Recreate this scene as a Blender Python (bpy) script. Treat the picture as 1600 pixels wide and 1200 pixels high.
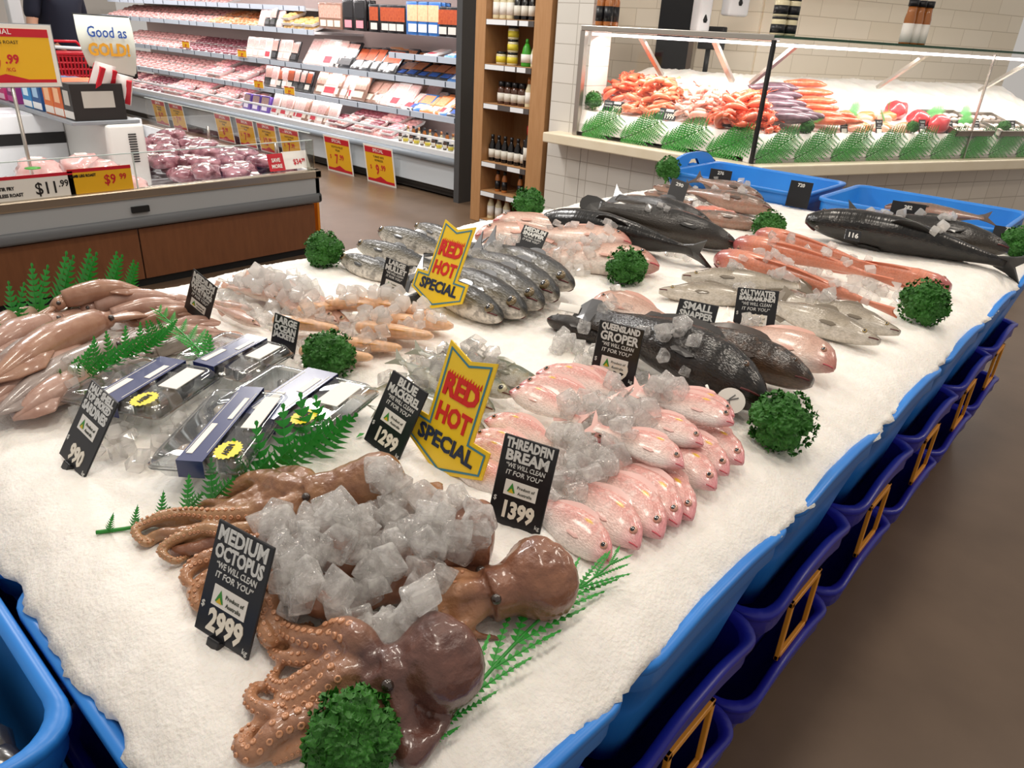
import bpy, bmesh, math, random
import numpy as np
from mathutils import Vector, Matrix, noise
from mathutils.bvhtree import BVHTree
for o in list(bpy.data.objects): bpy.data.objects.remove(o)
SC = bpy.context.scene
COL = SC.collection
rnd = random.Random(7)
PI = math.pi

# ------------------------------------------------------------------ camera
# world: X runs along the ice table away from the viewer, Y across it, Z up; the phone is 1.55 m over the floor origin
FPX, CX, CY, CAMH = 1141.0, 800.0, 600.0, 1.55
def _cam_ray(x, y): return np.array([x - CX, y - CY, FPX])
_dn = np.cross(_cam_ray(-645, -38), _cam_ray(1915, 115)); _dn = _dn * np.sign(_dn[1]); _dn /= np.linalg.norm(_dn)
_A = _cam_ray(1915, 115); _A = _A - _A.dot(_dn) * _dn; _A /= np.linalg.norm(_A)
ROT = np.stack([_A, np.cross(-_dn, _A), -_dn])
def ray(px, py): return ROT @ _cam_ray(px, py)
def PZ(px, py, z):
    d = ray(px, py); t = (z - CAMH) / d[2]; return Vector((d[0] * t, d[1] * t, z))
def PX(px, py, X):
    d = ray(px, py); t = X / d[0]; return Vector((X, d[1] * t, CAMH + d[2] * t))
def PY(px, py, Y):
    d = ray(px, py); t = Y / d[1]; return Vector((d[0] * t, Y, CAMH + d[2] * t))
cam = bpy.data.cameras.new('camera'); cam_o = bpy.data.objects.new('camera', cam); COL.objects.link(cam_o)
cam.sensor_width = 36; cam.lens = FPX / 1600 * 36; cam.clip_start = 0.05; cam.clip_end = 60
_r, _u, _b = ROT @ np.array([1., 0, 0]), ROT @ np.array([0, -1., 0]), ROT @ np.array([0, 0, -1.])
cam_o.matrix_world = Matrix(((_r[0], _u[0], _b[0], 0), (_r[1], _u[1], _b[1], 0), (_r[2], _u[2], _b[2], CAMH), (0, 0, 0, 1)))
SC.camera = cam_o

# ------------------------------------------------------------------ light and exposure
SC.view_settings.view_transform = 'Standard'; SC.view_settings.look = 'None'
SC.view_settings.gamma = 1; SC.view_settings.use_curve_mapping = False
SC.view_settings.exposure = 0.55
w = bpy.data.worlds.new('world'); SC.world = w; w.use_nodes = True
w.node_tree.nodes['Background'].inputs[0].default_value = (1.0, 0.93, 0.86, 1)
w.node_tree.nodes['Background'].inputs[1].default_value = 0.33
def area(name, loc, sx, sy, power, col=(1, .93, .84), rot=(0, 0, 0), spread=None):
    l = bpy.data.lights.new(name, 'AREA'); l.shape = 'RECTANGLE'; l.size = sx; l.size_y = sy
    l.energy = power; l.color = col
    if spread: l.spread = spread
    o = bpy.data.objects.new(name, l); COL.objects.link(o); o.location = loc; o.rotation_euler = rot
    return o
# supermarket ceiling lamps over the ice table, the freezers and the aisle
for i, (x, y) in enumerate([(0.3, 0.6), (1.7, 0.5), (3.1, 0.6), (0.5, 2.2), (2.0, 2.3), (3.4, 2.2)]):
    area('ceiling_lamp', (x, y, 3.4), .35, .35, 9, (1, .90, .78))
for i, (x, y) in enumerate([(1.0, 4.8), (3.0, 5.0), (4.2, 7.5), (4.2, 10.5)]):
    area('ceiling_lamp', (x, y, 3.6), .6, .6, 50, (1, .96, .92))
area('ceiling_lamp', (3.9, -1.0, 3.4), .5, .5, 22, (1, .88, .74))

# ------------------------------------------------------------------ materials
def lin(c):
    if isinstance(c, str):
        c = tuple(int(c[i:i + 2], 16) / 255 for i in (0, 2, 4))
        return tuple(v / 12.92 if v <= .04045 else ((v + .055) / 1.055) ** 2.4 for v in c) + (1,)
    return tuple(c) + (1,)
MATS = {}
def mat(name, c1, rough=.5, c2=None, scale=20, metal=0, bump=0, bscale=60, trans=0, sss=0, coat=0, emit=0, ior=1.45, alpha=1, detail=3, contrast=.25, spec=.5, stretch=None):
    if name in MATS: return MATS[name]
    m = bpy.data.materials.new(name); m.use_nodes = True; nt = m.node_tree; N = nt.nodes; L = nt.links
    b = N['Principled BSDF']; b.inputs['Roughness'].default_value = rough; b.inputs['Metallic'].default_value = metal
    b.inputs['Base Color'].default_value = lin(c1); b.inputs['IOR'].default_value = ior
    b.inputs['Transmission Weight'].default_value = trans; b.inputs['Specular IOR Level'].default_value = spec
    b.inputs['Coat Weight'].default_value = coat; b.inputs['Coat Roughness'].default_value = .12
    if sss:
        b.inputs['Subsurface Weight'].default_value = sss; b.inputs['Subsurface Radius'].default_value = (.02, .012, .008); b.inputs['Subsurface Scale'].default_value = .5
    if emit:
        b.inputs['Emission Color'].default_value = lin(c1); b.inputs['Emission Strength'].default_value = emit
    b.inputs['Alpha'].default_value = alpha
    if c2 or bump:
        tc = N.new('ShaderNodeTexCoord'); src = tc.outputs['Object']
        if stretch:
            mp = N.new('ShaderNodeMapping'); mp.inputs['Scale'].default_value = stretch; L.new(src, mp.inputs[0]); src = mp.outputs[0]
    if c2:
        n = N.new('ShaderNodeTexNoise'); n.inputs['Scale'].default_value = scale; n.inputs['Detail'].default_value = detail; L.new(src, n.inputs['Vector'])
        r = N.new('ShaderNodeValToRGB'); r.color_ramp.elements[0].position = .5 - contrast; r.color_ramp.elements[1].position = .5 + contrast
        r.color_ramp.elements[0].color = lin(c1); r.color_ramp.elements[1].color = lin(c2)
        L.new(n.outputs[0], r.inputs[0]); L.new(r.outputs[0], b.inputs['Base Color'])
    if bump:
        n2 = N.new('ShaderNodeTexNoise'); n2.inputs['Scale'].default_value = bscale; n2.inputs['Detail'].default_value = 4; L.new(src, n2.inputs['Vector'])
        bp = N.new('ShaderNodeBump'); bp.inputs['Strength'].default_value = bump; bp.inputs['Distance'].default_value = .004
        L.new(n2.outputs[0], bp.inputs['Height']); L.new(bp.outputs[0], b.inputs['Normal'])
    MATS[name] = m; return m

def glass_mat(name, tint=(1, 1, 1), gloss=.25):
    """thin clear pane: see-through with a Fresnel reflection"""
    m = bpy.data.materials.new(name); m.use_nodes = True; N = m.node_tree.nodes; L = m.node_tree.links
    N.remove(N['Principled BSDF']); out = N['Material Output']
    t = N.new('ShaderNodeBsdfTransparent'); t.inputs[0].default_value = tuple(tint) + (1,)
    g = N.new('ShaderNodeBsdfGlossy'); g.inputs['Roughness'].default_value = .03
    f = N.new('ShaderNodeLayerWeight'); f.inputs[0].default_value = .5
    pw = N.new('ShaderNodeMath'); pw.operation = 'POWER'; pw.inputs[1].default_value = 4; L.new(f.outputs['Facing'], pw.inputs[0])
    mu = N.new('ShaderNodeMath'); mu.operation = 'MULTIPLY_ADD'; mu.inputs[1].default_value = gloss * 2; mu.inputs[2].default_value = gloss * .12
    x = N.new('ShaderNodeMixShader'); L.new(pw.outputs[0], mu.inputs[0]); L.new(mu.outputs[0], x.inputs[0]); L.new(t.outputs[0], x.inputs[1]); L.new(g.outputs[0], x.inputs[2])
    L.new(x.outputs[0], out.inputs[0]); MATS[name] = m; return m

def ice_mat(name):
    m = bpy.data.materials.new(name); m.use_nodes = True; N = m.node_tree.nodes; L = m.node_tree.links; N.remove(N['Principled BSDF']); out = N['Material Output']
    tc = N.new('ShaderNodeTexCoord'); nz = N.new('ShaderNodeTexNoise'); nz.inputs['Scale'].default_value = 1.6; nz.inputs['Detail'].default_value = 3; L.new(tc.outputs['Object'], nz.inputs['Vector'])
    bp = N.new('ShaderNodeBump'); bp.inputs['Strength'].default_value = .5; bp.inputs['Distance'].default_value = .15; L.new(nz.outputs[0], bp.inputs['Height'])
    t = N.new('ShaderNodeBsdfTransparent'); t.inputs[0].default_value = (.99, .98, .97, 1)
    r = N.new('ShaderNodeBsdfRefraction'); r.inputs['IOR'].default_value = 1.2; r.inputs['Roughness'].default_value = .08; L.new(bp.outputs[0], r.inputs['Normal'])
    d = N.new('ShaderNodeBsdfDiffuse'); d.inputs[0].default_value = (.97, .96, .94, 1); tl = N.new('ShaderNodeBsdfTranslucent'); tl.inputs[0].default_value = (.97, .96, .94, 1)
    g = N.new('ShaderNodeBsdfGlossy'); g.inputs['Roughness'].default_value = .06; L.new(bp.outputs[0], g.inputs['Normal'])
    f = N.new('ShaderNodeLayerWeight'); f.inputs[0].default_value = .5; pw = N.new('ShaderNodeMath'); pw.operation = 'POWER'; pw.inputs[1].default_value = 3; L.new(f.outputs['Facing'], pw.inputs[0])
    mu = N.new('ShaderNodeMath'); mu.operation = 'MULTIPLY_ADD'; mu.inputs[1].default_value = .5; mu.inputs[2].default_value = .05; L.new(pw.outputs[0], mu.inputs[0])
    cr = N.new('ShaderNodeMapRange'); cr.inputs[1].default_value = .35; cr.inputs[2].default_value = .7; cr.inputs[3].default_value = .13; cr.inputs[4].default_value = .52; L.new(nz.outputs[0], cr.inputs[0])
    m0 = N.new('ShaderNodeMixShader'); m0.inputs[0].default_value = .45; L.new(t.outputs[0], m0.inputs[1]); L.new(r.outputs[0], m0.inputs[2])
    m1 = N.new('ShaderNodeMixShader'); m1.inputs[0].default_value = .5; L.new(d.outputs[0], m1.inputs[1]); L.new(tl.outputs[0], m1.inputs[2])
    m2 = N.new('ShaderNodeMixShader'); L.new(cr.outputs[0], m2.inputs[0]); L.new(m0.outputs[0], m2.inputs[1]); L.new(m1.outputs[0], m2.inputs[2])
    m3 = N.new('ShaderNodeMixShader'); L.new(mu.outputs[0], m3.inputs[0]); L.new(m2.outputs[0], m3.inputs[1]); L.new(g.outputs[0], m3.inputs[2]); L.new(m3.outputs[0], out.inputs[0])
    MATS[name] = m; return m
ice_m = ice_mat('clear_ice')

def fish_mat(name, belly, side, back, spot=None, spot_amt=.3, scale_n=(70, 40), rough=.3, bump=.35, head=None, patch=None, coat=.6):
    """UV.x runs nose to tail, UV.y belly to back"""
    m = bpy.data.materials.new(name); m.use_nodes = True; nt = m.node_tree; N = nt.nodes; L = nt.links
    b = N['Principled BSDF']; b.inputs['Roughness'].default_value = rough; b.inputs['Coat Weight'].default_value = coat; b.inputs['Coat Roughness'].default_value = .15
    uv = N.new('ShaderNodeUVMap'); sp = N.new('ShaderNodeSeparateXYZ'); L.new(uv.outputs[0], sp.inputs[0])
    tc = N.new('ShaderNodeTexCoord')
    nz = N.new('ShaderNodeTexNoise'); nz.inputs['Scale'].default_value = 25; nz.inputs['Detail'].default_value = 5; L.new(tc.outputs['Object'], nz.inputs['Vector'])
    ad = N.new('ShaderNodeMath'); ad.operation = 'MULTIPLY_ADD'; ad.inputs[1].default_value = .22; L.new(nz.outputs[0], ad.inputs[0]); L.new(sp.outputs[1], ad.inputs[2])
    r = N.new('ShaderNodeValToRGB'); e = r.color_ramp.elements; e[0].position = .22; e[0].color = lin(belly); e[1].position = .9; e[1].color = lin(back)
    k = r.color_ramp.elements.new(.58); k.color = lin(side); L.new(ad.outputs[0], r.inputs[0]); colr = r.outputs[0]
    def mix(fac, a, bcol):
        mx = N.new('ShaderNodeMix'); mx.data_type = 'RGBA'; L.new(fac, mx.inputs[0]); L.new(a, mx.inputs[6]); mx.inputs[7].default_value = lin(bcol); return mx.outputs[2]
    if spot:
        n2 = N.new('ShaderNodeTexNoise'); n2.inputs['Scale'].default_value = 55; n2.inputs['Detail'].default_value = 3; L.new(tc.outputs['Object'], n2.inputs['Vector'])
        r2 = N.new('ShaderNodeValToRGB'); r2.color_ramp.elements[0].position = .5; r2.color_ramp.elements[1].position = .62
        r2.color_ramp.elements[1].color = (spot_amt,) * 3 + (1,); L.new(n2.outputs[0], r2.inputs[0]); colr = mix(r2.outputs[0], colr, spot)
    if head:   # colour of the snout
        r3 = N.new('ShaderNodeValToRGB'); r3.color_ramp.elements[0].position = .03; r3.color_ramp.elements[0].color = (.8, .8, .8, 1); r3.color_ramp.elements[1].position = .16; r3.color_ramp.elements[1].color = (0, 0, 0, 1)
        L.new(sp.outputs[0], r3.inputs[0]); colr = mix(r3.outputs[0], colr, head)
    if patch:  # (u, v, radius, colour) one coloured blotch
        vm = N.new('ShaderNodeVectorMath'); vm.operation = 'DISTANCE'; L.new(uv.outputs[0], vm.inputs[0]); vm.inputs[1].default_value = (patch[0], patch[1], 0)
        r4 = N.new('ShaderNodeMapRange'); r4.inputs[1].default_value = patch[2]; r4.inputs[2].default_value = patch[2] * .4; L.new(vm.outputs['Value'], r4.inputs[0]); colr = mix(r4.outputs[0], colr, patch[3])
    # scales
    mp = N.new('ShaderNodeMapping'); mp.inputs['Scale'].default_value = (scale_n[0], scale_n[1], 1); L.new(uv.outputs[0], mp.inputs[0])
    vo = N.new('ShaderNodeTexVoronoi'); vo.inputs['Scale'].default_value = 1; L.new(mp.outputs[0], vo.inputs['Vector'])
    bp = N.new('ShaderNodeBump'); bp.inputs['Strength'].default_value = bump; bp.inputs['Distance'].default_value = .0015
    L.new(vo.outputs['Distance'], bp.inputs['Height']); L.new(bp.outputs[0], b.inputs['Normal'])
    r5 = N.new('ShaderNodeMapRange'); r5.inputs[1].default_value = 0; r5.inputs[2].default_value = .9; r5.inputs[3].default_value = 1.12; r5.inputs[4].default_value = .8; L.new(vo.outputs['Distance'], r5.inputs[0])
    hs = N.new('ShaderNodeHueSaturation'); L.new(r5.outputs[0], hs.inputs['Value']); L.new(colr, hs.inputs['Color'])
    L.new(hs.outputs[0], b.inputs['Base Color'])
    MATS[name] = m; return m

def tile_mat(name, c1, c2, mortar, sx, sy, rough=.25, offset=0.0, axis='YZ', bump=.3):
    m = bpy.data.materials.new(name); m.use_nodes = True; N = m.node_tree.nodes; L = m.node_tree.links
    b = N['Principled BSDF']; b.inputs['Roughness'].default_value = rough
    tc = N.new('ShaderNodeTexCoord'); s = N.new('ShaderNodeSeparateXYZ'); c = N.new('ShaderNodeCombineXYZ'); L.new(tc.outputs['Object'], s.inputs[0])
    L.new(s.outputs['XYZ'.index(axis[0])], c.inputs[0]); L.new(s.outputs['XYZ'.index(axis[1])], c.inputs[1])
    br = N.new('ShaderNodeTexBrick'); br.offset = offset; br.inputs['Color1'].default_value = lin(c1); br.inputs['Color2'].default_value = lin(c2); br.inputs['Mortar'].default_value = lin(mortar)
    br.inputs['Scale'].default_value = 1; br.inputs['Mortar Size'].default_value = .0035; br.inputs['Brick Width'].default_value = sx; br.inputs['Row Height'].default_value = sy
    L.new(c.outputs[0], br.inputs['Vector']); L.new(br.outputs['Color'], b.inputs['Base Color'])
    n = N.new('ShaderNodeTexNoise'); n.inputs['Scale'].default_value = 9; L.new(tc.outputs['Object'], n.inputs['Vector'])
    ad = N.new('ShaderNodeMath'); ad.operation = 'MULTIPLY_ADD'; ad.inputs[1].default_value = -1.0; L.new(br.outputs['Fac'], ad.inputs[0]); L.new(n.outputs[0], ad.inputs[2])
    bp = N.new('ShaderNodeBump'); bp.inputs['Strength'].default_value = bump; bp.inputs['Distance'].default_value = .006; L.new(ad.outputs[0], bp.inputs['Height']); L.new(bp.outputs[0], b.inputs['Normal'])
    MATS[name] = m; return m

def wood_mat(name, c1, c2, rough=.45, axis_scale=(6, 6, .6)):
    return mat(name, c1, rough, c2, 6, stretch=axis_scale, contrast=.3, detail=5)

# ------------------------------------------------------------------ mesh helpers
def new_mesh(name, verts, faces, uvs=None, smooth=True, mats=None, fmat=None):
    me = bpy.data.meshes.new(name)
    me.from_pydata([tuple(v) for v in verts], [], [tuple(f) for f in faces])
    if smooth: me.polygons.foreach_set('use_smooth', [True] * len(me.polygons))
    if uvs is not None:
        l = me.uv_layers.new(name='UVMap'); li = np.empty(len(me.loops), dtype=np.int32); me.loops.foreach_get('vertex_index', li)
        l.data.foreach_set('uv', np.asarray(uvs, dtype=np.float32)[li].ravel())
    for m in mats or []: me.materials.append(m)
    if fmat is not None: me.polygons.foreach_set('material_index', fmat)
    me.update(); return me
def link(name, me, parent=None, loc=None):
    o = bpy.data.objects.new(name, me); COL.objects.link(o)
    if parent is not None: o.parent = parent
    if loc is not None: o.location = loc
    return o
def tag(o, label, cat, group=None, kind=None):
    o['label'] = label; o['category'] = cat
    if group: o['group'] = group
    if kind: o['kind'] = kind
    return o
def empty(name, label, cat, loc=(0, 0, 0), rot=(0, 0, 0), group=None):
    o = bpy.data.objects.new(name, None); COL.objects.link(o); o.empty_display_size = .05
    o.location = loc; o.rotation_euler = rot; return tag(o, label, cat, group)
def dup(root, mtx=None, label=None, group=None):
    r = root.copy(); COL.objects.link(r)
    if mtx is not None: r.matrix_world = mtx
    if label: r['label'] = label
    if group: r['group'] = group
    for ch in list(root.children):
        c = ch.copy(); COL.objects.link(c); c.parent = r
        for g in list(ch.children):
            d = g.copy(); COL.objects.link(d); d.parent = c
    return r
def place(loc, rz=0, rx=0, ry=0, s=1):
    return Matrix.Translation(Vector(loc)) @ Matrix.Rotation(rz, 4, 'Z') @ Matrix.Rotation(ry, 4, 'Y') @ Matrix.Rotation(rx, 4, 'X') @ Matrix.Scale(s, 4)

class MB:
    """collects simple shapes into one mesh"""
    def __init__(s): s.v = []; s.f = []; s.m = []; s.cur = 0
    def add(s, v, f, mi=None):
        o = len(s.v); s.v += [Vector(p) for p in v]; s.f += [tuple(i + o for i in q) for q in f]; s.m += [s.cur if mi is None else mi] * len(f); return s
    def box(s, x0, x1, y0, y1, z0, z1, r=0, mi=None, seg=2):
        bm = bmesh.new(); bmesh.ops.create_cube(bm, size=1)
        for v in bm.verts: v.co = Vector(((x0 + x1) / 2 + v.co.x * (x1 - x0), (y0 + y1) / 2 + v.co.y * (y1 - y0), (z0 + z1) / 2 + v.co.z * (z1 - z0)))
        if r: bmesh.ops.bevel(bm, geom=list(bm.edges), offset=r, segments=seg, affect='EDGES', profile=.5)
        bm.verts.index_update(); s.add([v.co.copy() for v in bm.verts], [[v.index for v in f.verts] for f in bm.faces], mi); bm.free(); return s
    def tube(s, path, rad, n=8, mi=None, cap=True):
        v, f = tube(path, rad, n, cap); return s.add(v, f, mi)
    def lathe(s, prof, n=16, c=(0, 0, 0), mi=None):
        v, f = lathe(prof, n, c); return s.add(v, f, mi)
    def xf(s, M):
        s.v = [M @ p for p in s.v]; return s
    def ob(s, name, mats, parent=None, smooth=True, loc=None):
        if not isinstance(mats, (list, tuple)): mats = [mats]
        return link(name, new_mesh(name, s.v, s.f, None, smooth, mats, s.m if len(mats) > 1 else None), parent, loc)
def tube(path, rad, n=8, cap=True):
    P = [Vector(p) for p in path]; k = len(P)
    if not hasattr(rad, '__len__'): rad = [rad] * k
    v = []; f = []; T = []
    for i in range(k):
        t = P[min(i + 1, k - 1)] - P[max(i - 1, 0)]; T.append(t.normalized() if t.length > 1e-9 else Vector((0, 0, 1)))
    a = T[0].orthogonal().normalized()
    for i in range(k):
        a = (a - T[i] * a.dot(T[i])).normalized(); b = T[i].cross(a)
        for j in range(n):
            th = 2 * PI * j / n; v.append(P[i] + (a * math.cos(th) + b * math.sin(th)) * rad[i])
    for i in range(k - 1):
        for j in range(n): f.append((i * n + j, i * n + (j + 1) % n, (i + 1) * n + (j + 1) % n, (i + 1) * n + j))
    if cap:
        f.append(tuple(reversed(range(n)))); f.append(tuple((k - 1) * n + j for j in range(n)))
    return v, f
def lathe(prof, n=16, c=(0, 0, 0)):
    c = Vector(c); v = []; f = []
    for r, z in prof:
        for j in range(n):
            a = 2 * PI * j / n; v.append(c + Vector((r * math.cos(a), r * math.sin(a), z)))
    for i in range(len(prof) - 1):
        for j in range(n): f.append((i * n + j, i * n + (j + 1) % n, (i + 1) * n + (j + 1) % n, (i + 1) * n + j))
    f.append(tuple(reversed(range(n)))); f.append(tuple((len(prof) - 1) * n + j for j in range(n)))
    return v, f
def spline(pts, n):
    P = [Vector(p) for p in pts]; P = [P[0] * 2 - P[1]] + P + [P[-1] * 2 - P[-2]]; out = []; segs = len(P) - 3
    for i in range(n):
        u = i / (n - 1) * segs; k = min(int(u), segs - 1); t = u - k; a, b, c, d = P[k:k + 4]
        out.append(.5 * ((2 * b) + (c - a) * t + (2 * a - 5 * b + 4 * c - d) * t * t + (3 * b - a - 3 * c + d) * t ** 3))
    return out
def interp(x, tab):
    for i in range(len(tab) - 1):
        if x <= tab[i + 1][0]:
            t = (x - tab[i][0]) / max(1e-9, tab[i + 1][0] - tab[i][0]); t = max(0, min(1, t)); t2 = t
            return tuple(a + (b - a) * t2 for a, b in zip(tab[i][1:], tab[i + 1][1:]))
    return tab[-1][1:]
def sstep(x): x = max(0., min(1., x)); return x * x * (3 - 2 * x)

_fontcache = {}
def text_mesh(txt, size, bold=0.0, ext=.0006, align='CENTER', sx=1.0, shear=0.0):
    """letters as a flat extruded mesh in the XY plane, baseline at y=0"""
    key = (txt, size, bold, ext, align, sx, shear)
    if key in _fontcache: return _fontcache[key]
    cu = bpy.data.curves.new('lettering', 'FONT'); cu.body = txt; cu.size = size; cu.align_x = align; cu.extrude = ext; cu.offset = bold; cu.resolution_u = 2; cu.shear = shear
    o = bpy.data.objects.new('lettering', cu); COL.objects.link(o); dg = bpy.context.evaluated_depsgraph_get(); dg.update()
    me = bpy.data.meshes.new_from_object(o.evaluated_get(dg)); v = [Vector((p.co.x * sx, p.co.y, p.co.z)) for p in me.vertices]; f = [tuple(p.vertices) for p in me.polygons]
    bpy.data.objects.remove(o); bpy.data.curves.remove(cu); bpy.data.meshes.remove(me)
    _fontcache[key] = (v, f); return v, f
def put_text(mb, txt, x, y, size, mi=0, bold=0.0, sx=1.0, z=.001, align='CENTER', shear=0.0, fit=None):
    v, f = text_mesh(txt, size, bold, .0005, align, sx, shear)
    if fit and v:
        wdt = max(p.x for p in v) - min(p.x for p in v)
        if wdt > fit: k = fit / wdt; v = [Vector((p.x * k, p.y, p.z)) for p in v]
    mb.add([p + Vector((x, y, z)) for p in v], f, mi)
def frame_mtx(pos, xax, up):
    x = Vector(xax).normalized(); u = Vector(up); u = (u - x * u.dot(x)).normalized(); n = x.cross(u)
    return Matrix(((x.x, u.x, n.x, pos[0]), (x.y, u.y, n.y, pos[1]), (x.z, u.z, n.z, pos[2]), (0, 0, 0, 1)))
# ================================================================== structure
white_tile = tile_mat('white_tile', 'dcd8d0', 'd3cfc6', 'b4aea4', .2, .135, .22)
cream_tile = tile_mat('cream_tile', 'eadfcb', 'e4d7c0', 'c9bba3', .42, .15, .35, .5)
cream_tile2 = tile_mat('cream_tile_across', 'eadfcb', 'e4d7c0', 'c9bba3', .42, .15, .35, .5, axis='XZ')
floor_m = mat('polished_concrete', '705c4a', .34, '5a4838', 3, contrast=.3, detail=8, bump=.05)
ledge_m = mat('cream_stone', 'e8dcc3', .35, 'e0d2b6', 8)
steel = mat('brushed_steel', 'b9b3aa', .3, metal=.9)
dark_m = mat('matte_black', '141414', .5)
white_p = mat('white_enamel', 'e6e8ea', .35)
grey_p = mat('grey_plastic', '8d9196', .4)
rail_m = mat('pale_blue_rail', 'b9c2ce', .35)
glass = glass_mat('clear_glass')
led = mat('led_tube', 'fff2f4', .5, emit=4)
wood = wood_mat('oak_board', 'b98d62', 'a87b50', .45, (9, 9, 1.0))
brown_wood = wood_mat('brown_laminate', '7b4e31', '6b4229', .4, (7, 7, 1.2))

MB().box(-1.5, 9.5, -3.5, 17, -.1, 0).ob('floor', floor_m, smooth=False)['kind'] = 'structure'
# pier beside the shelf, low tiled wall under the counter, wall behind the fish counter
for nm, mb, m in (('wall_pier', MB().box(4.70, 4.95, 3.47, 3.80, 0, 2.6), white_tile),
                  ('wall_counter', MB().box(4.70, 4.85, 2.02, 3.465, 0, .80), white_tile),
                  ('wall_back', MB().box(6.35, 6.5, 2.99, 4.5, 0, 2.8), cream_tile)):
    mb.ob(nm, m, smooth=False)['kind'] = 'structure'
D2 = Vector((.92, -.392, 0)).normalized(); N2 = Vector((-D2.y, D2.x, 0))
def sec_mtx(o, d):
    d = Vector(d).normalized(); n = Vector((-d.y, d.x, 0)); return Matrix(((d.x, n.x, 0, o[0]), (d.y, n.y, 0, o[1]), (0, 0, 1, 0), (0, 0, 0, 1)))
M1 = sec_mtx((4.62, 3.47), (0, -1, 0)); M2 = sec_mtx((4.60, 2.05), D2)
o = MB().box(.02, 3.6, .09, .2, 0, .80).ob('wall_counter_side', tile_mat('tile_across', 'd8cfc2', 'd0c6b8', 'b0a698', .2, .135, .25, axis='XZ'), smooth=False); o.matrix_world = M2; o['kind'] = 'structure'
o = MB().box(1.27, 4.6, 1.55, 1.7, 0, 2.9).ob('wall_back_side', cream_tile2, smooth=False); o.matrix_world = M2; o['kind'] = 'structure'

# ledge (one stone top over both stretches of the counter)
lt = empty('counter_ledge', 'cream stone ledge running along the tiled fish counter below the glass case', 'ledge', (4.6, 2.05, 0))
lt.matrix_world = Matrix.Translation((0, 0, 0))
MB().box(-.24, 1.44, -.10, .55, .80, .872, .008).xf(M1).ob('ledge_slab', ledge_m, lt, False)
MB().box(.0, 3.6, -.10, .55, .80, .872, .008).xf(M2).ob('ledge_slab', ledge_m, lt, False)

# ------------------------------------------------------------------ glass fish counter
case_in = mat('case_white', 'e9e6df', .4)
def case(M, L, label, left_post, steel_top):
    t = empty('fish_counter_case', label, 'display case'); t.matrix_world = M
    H = 1.615
    MB().box(.02, L - .012, 0, .008, .874, H - .03).ob('front_glass', glass, t, False)
    tp = MB()
    if steel_top: tp.box(-.02, L - .005, -.02, .07, H - .035, H, .004)
    tp.ob('top_rail', steel, t, False) if steel_top else None
    if steel_top: MB().box(-.02, L - .005, .07, .40, H - .012, H - .004).ob('top_glass', glass, t, False)
    else: MB().box(0.0, L, -.03, .36, H - .018, H - .004).ob('top_glass', mat('green_edged_glass', '2f5a44', .1, trans=.6), t, False)
    MB().box(.04, L - .03, .035, .055, H - .062, H - .045).ob('led_strip', led, t, False)
    if left_post: MB().box(-.03, .012, -.012, .035, .874, H - .03, .003).ob('corner_post', steel, t, False)
    else: MB().box(-.008, .012, -.008, .014, .874, H - .03).ob('corner_seam', dark_m, t, False)
    for sx in ([.42, .98] if steel_top else [.25, 1.45, 2.6]):
        MB().box(-.017, .017, 0, .42, -.01, .012).xf(Matrix.Translation((sx, .07, H - .05)) @ Matrix.Rotation(-.62, 4, 'X')).ob('strut', steel, t, False)
    if not steel_top:
        for sx in (2.05,): MB().box(sx - .004, sx + .004, -.004, .012, .874, H - .03).ob('pane_seam', steel, t, False)
    # tub that holds the ice
    MB().box(.0, L, .012, .03, .874, .96).box(0, L, .98, 1.02, .874, 1.30).box(0, L, .012, 1.0, .874, .90).ob('tray', case_in, t, False)
    return t
case(M1, 1.42, 'steel topped stretch of the glass fish counter with prawns, next to the pale tiled pier', True, True)
case(M2, 3.5, 'glass topped stretch of the fish counter with fillets, seam post at its start', False, False)
for M, L, k in ((M1, 1.42, 5), (M2, 3.5, 12)):
    for i in range(k // 4 + 1):
        u = (i + .5) / (k // 4 + 1) * L
        p = M @ Vector((u, .14, 1.54)); e = M.to_euler()
        area('counter_led', p, L / (k // 4 + 1) * .9, .05, 4.2, (1, .95, .90), (.35, 0, e.z))
def bed_z(u, v):
    return 1.045 + .30 * sstep((v - .05) / .9) + .014 * noise.noise(Vector((u * 9, v * 9, 3))) + (.012 * noise.noise(Vector((u * 40, v * 40, 1))) if v > .5 else 0)
snow = mat('crushed_ice_lit', 'f4efe6', .5, sss=.2, bump=.5, bscale=120)
def ice_bed(M, L, label, first):
    nu, nv = int(L * 40), 38; v = []; f = []
    for j in range(nv + 1):
        for i in range(nu + 1):
            q = .012 + .966 * j / nv; ua, ub = (.004, L - .004 - .66 * q) if first else (.66 * q + .004, L - .004); u = ua + (ub - ua) * i / nu; v.append(M @ Vector((u, q, bed_z(u, q) if j else .93)))
    for j in range(nv):
        for i in range(nu): a = j * (nu + 1) + i; f.append((a, a + 1, a + nu + 2, a + nu + 1))
    o = link('crushed_ice', new_mesh('crushed_ice', v, f, None, True, [snow])); tag(o, label, 'ice', kind='stuff'); return o
ice_bed(M1, 1.42, 'bright crushed ice heaped in the prawn end of the fish counter', True)
ice_bed(M2, 3.5, 'bright crushed ice heaped in the fillet end of the fish counter', False)

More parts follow.
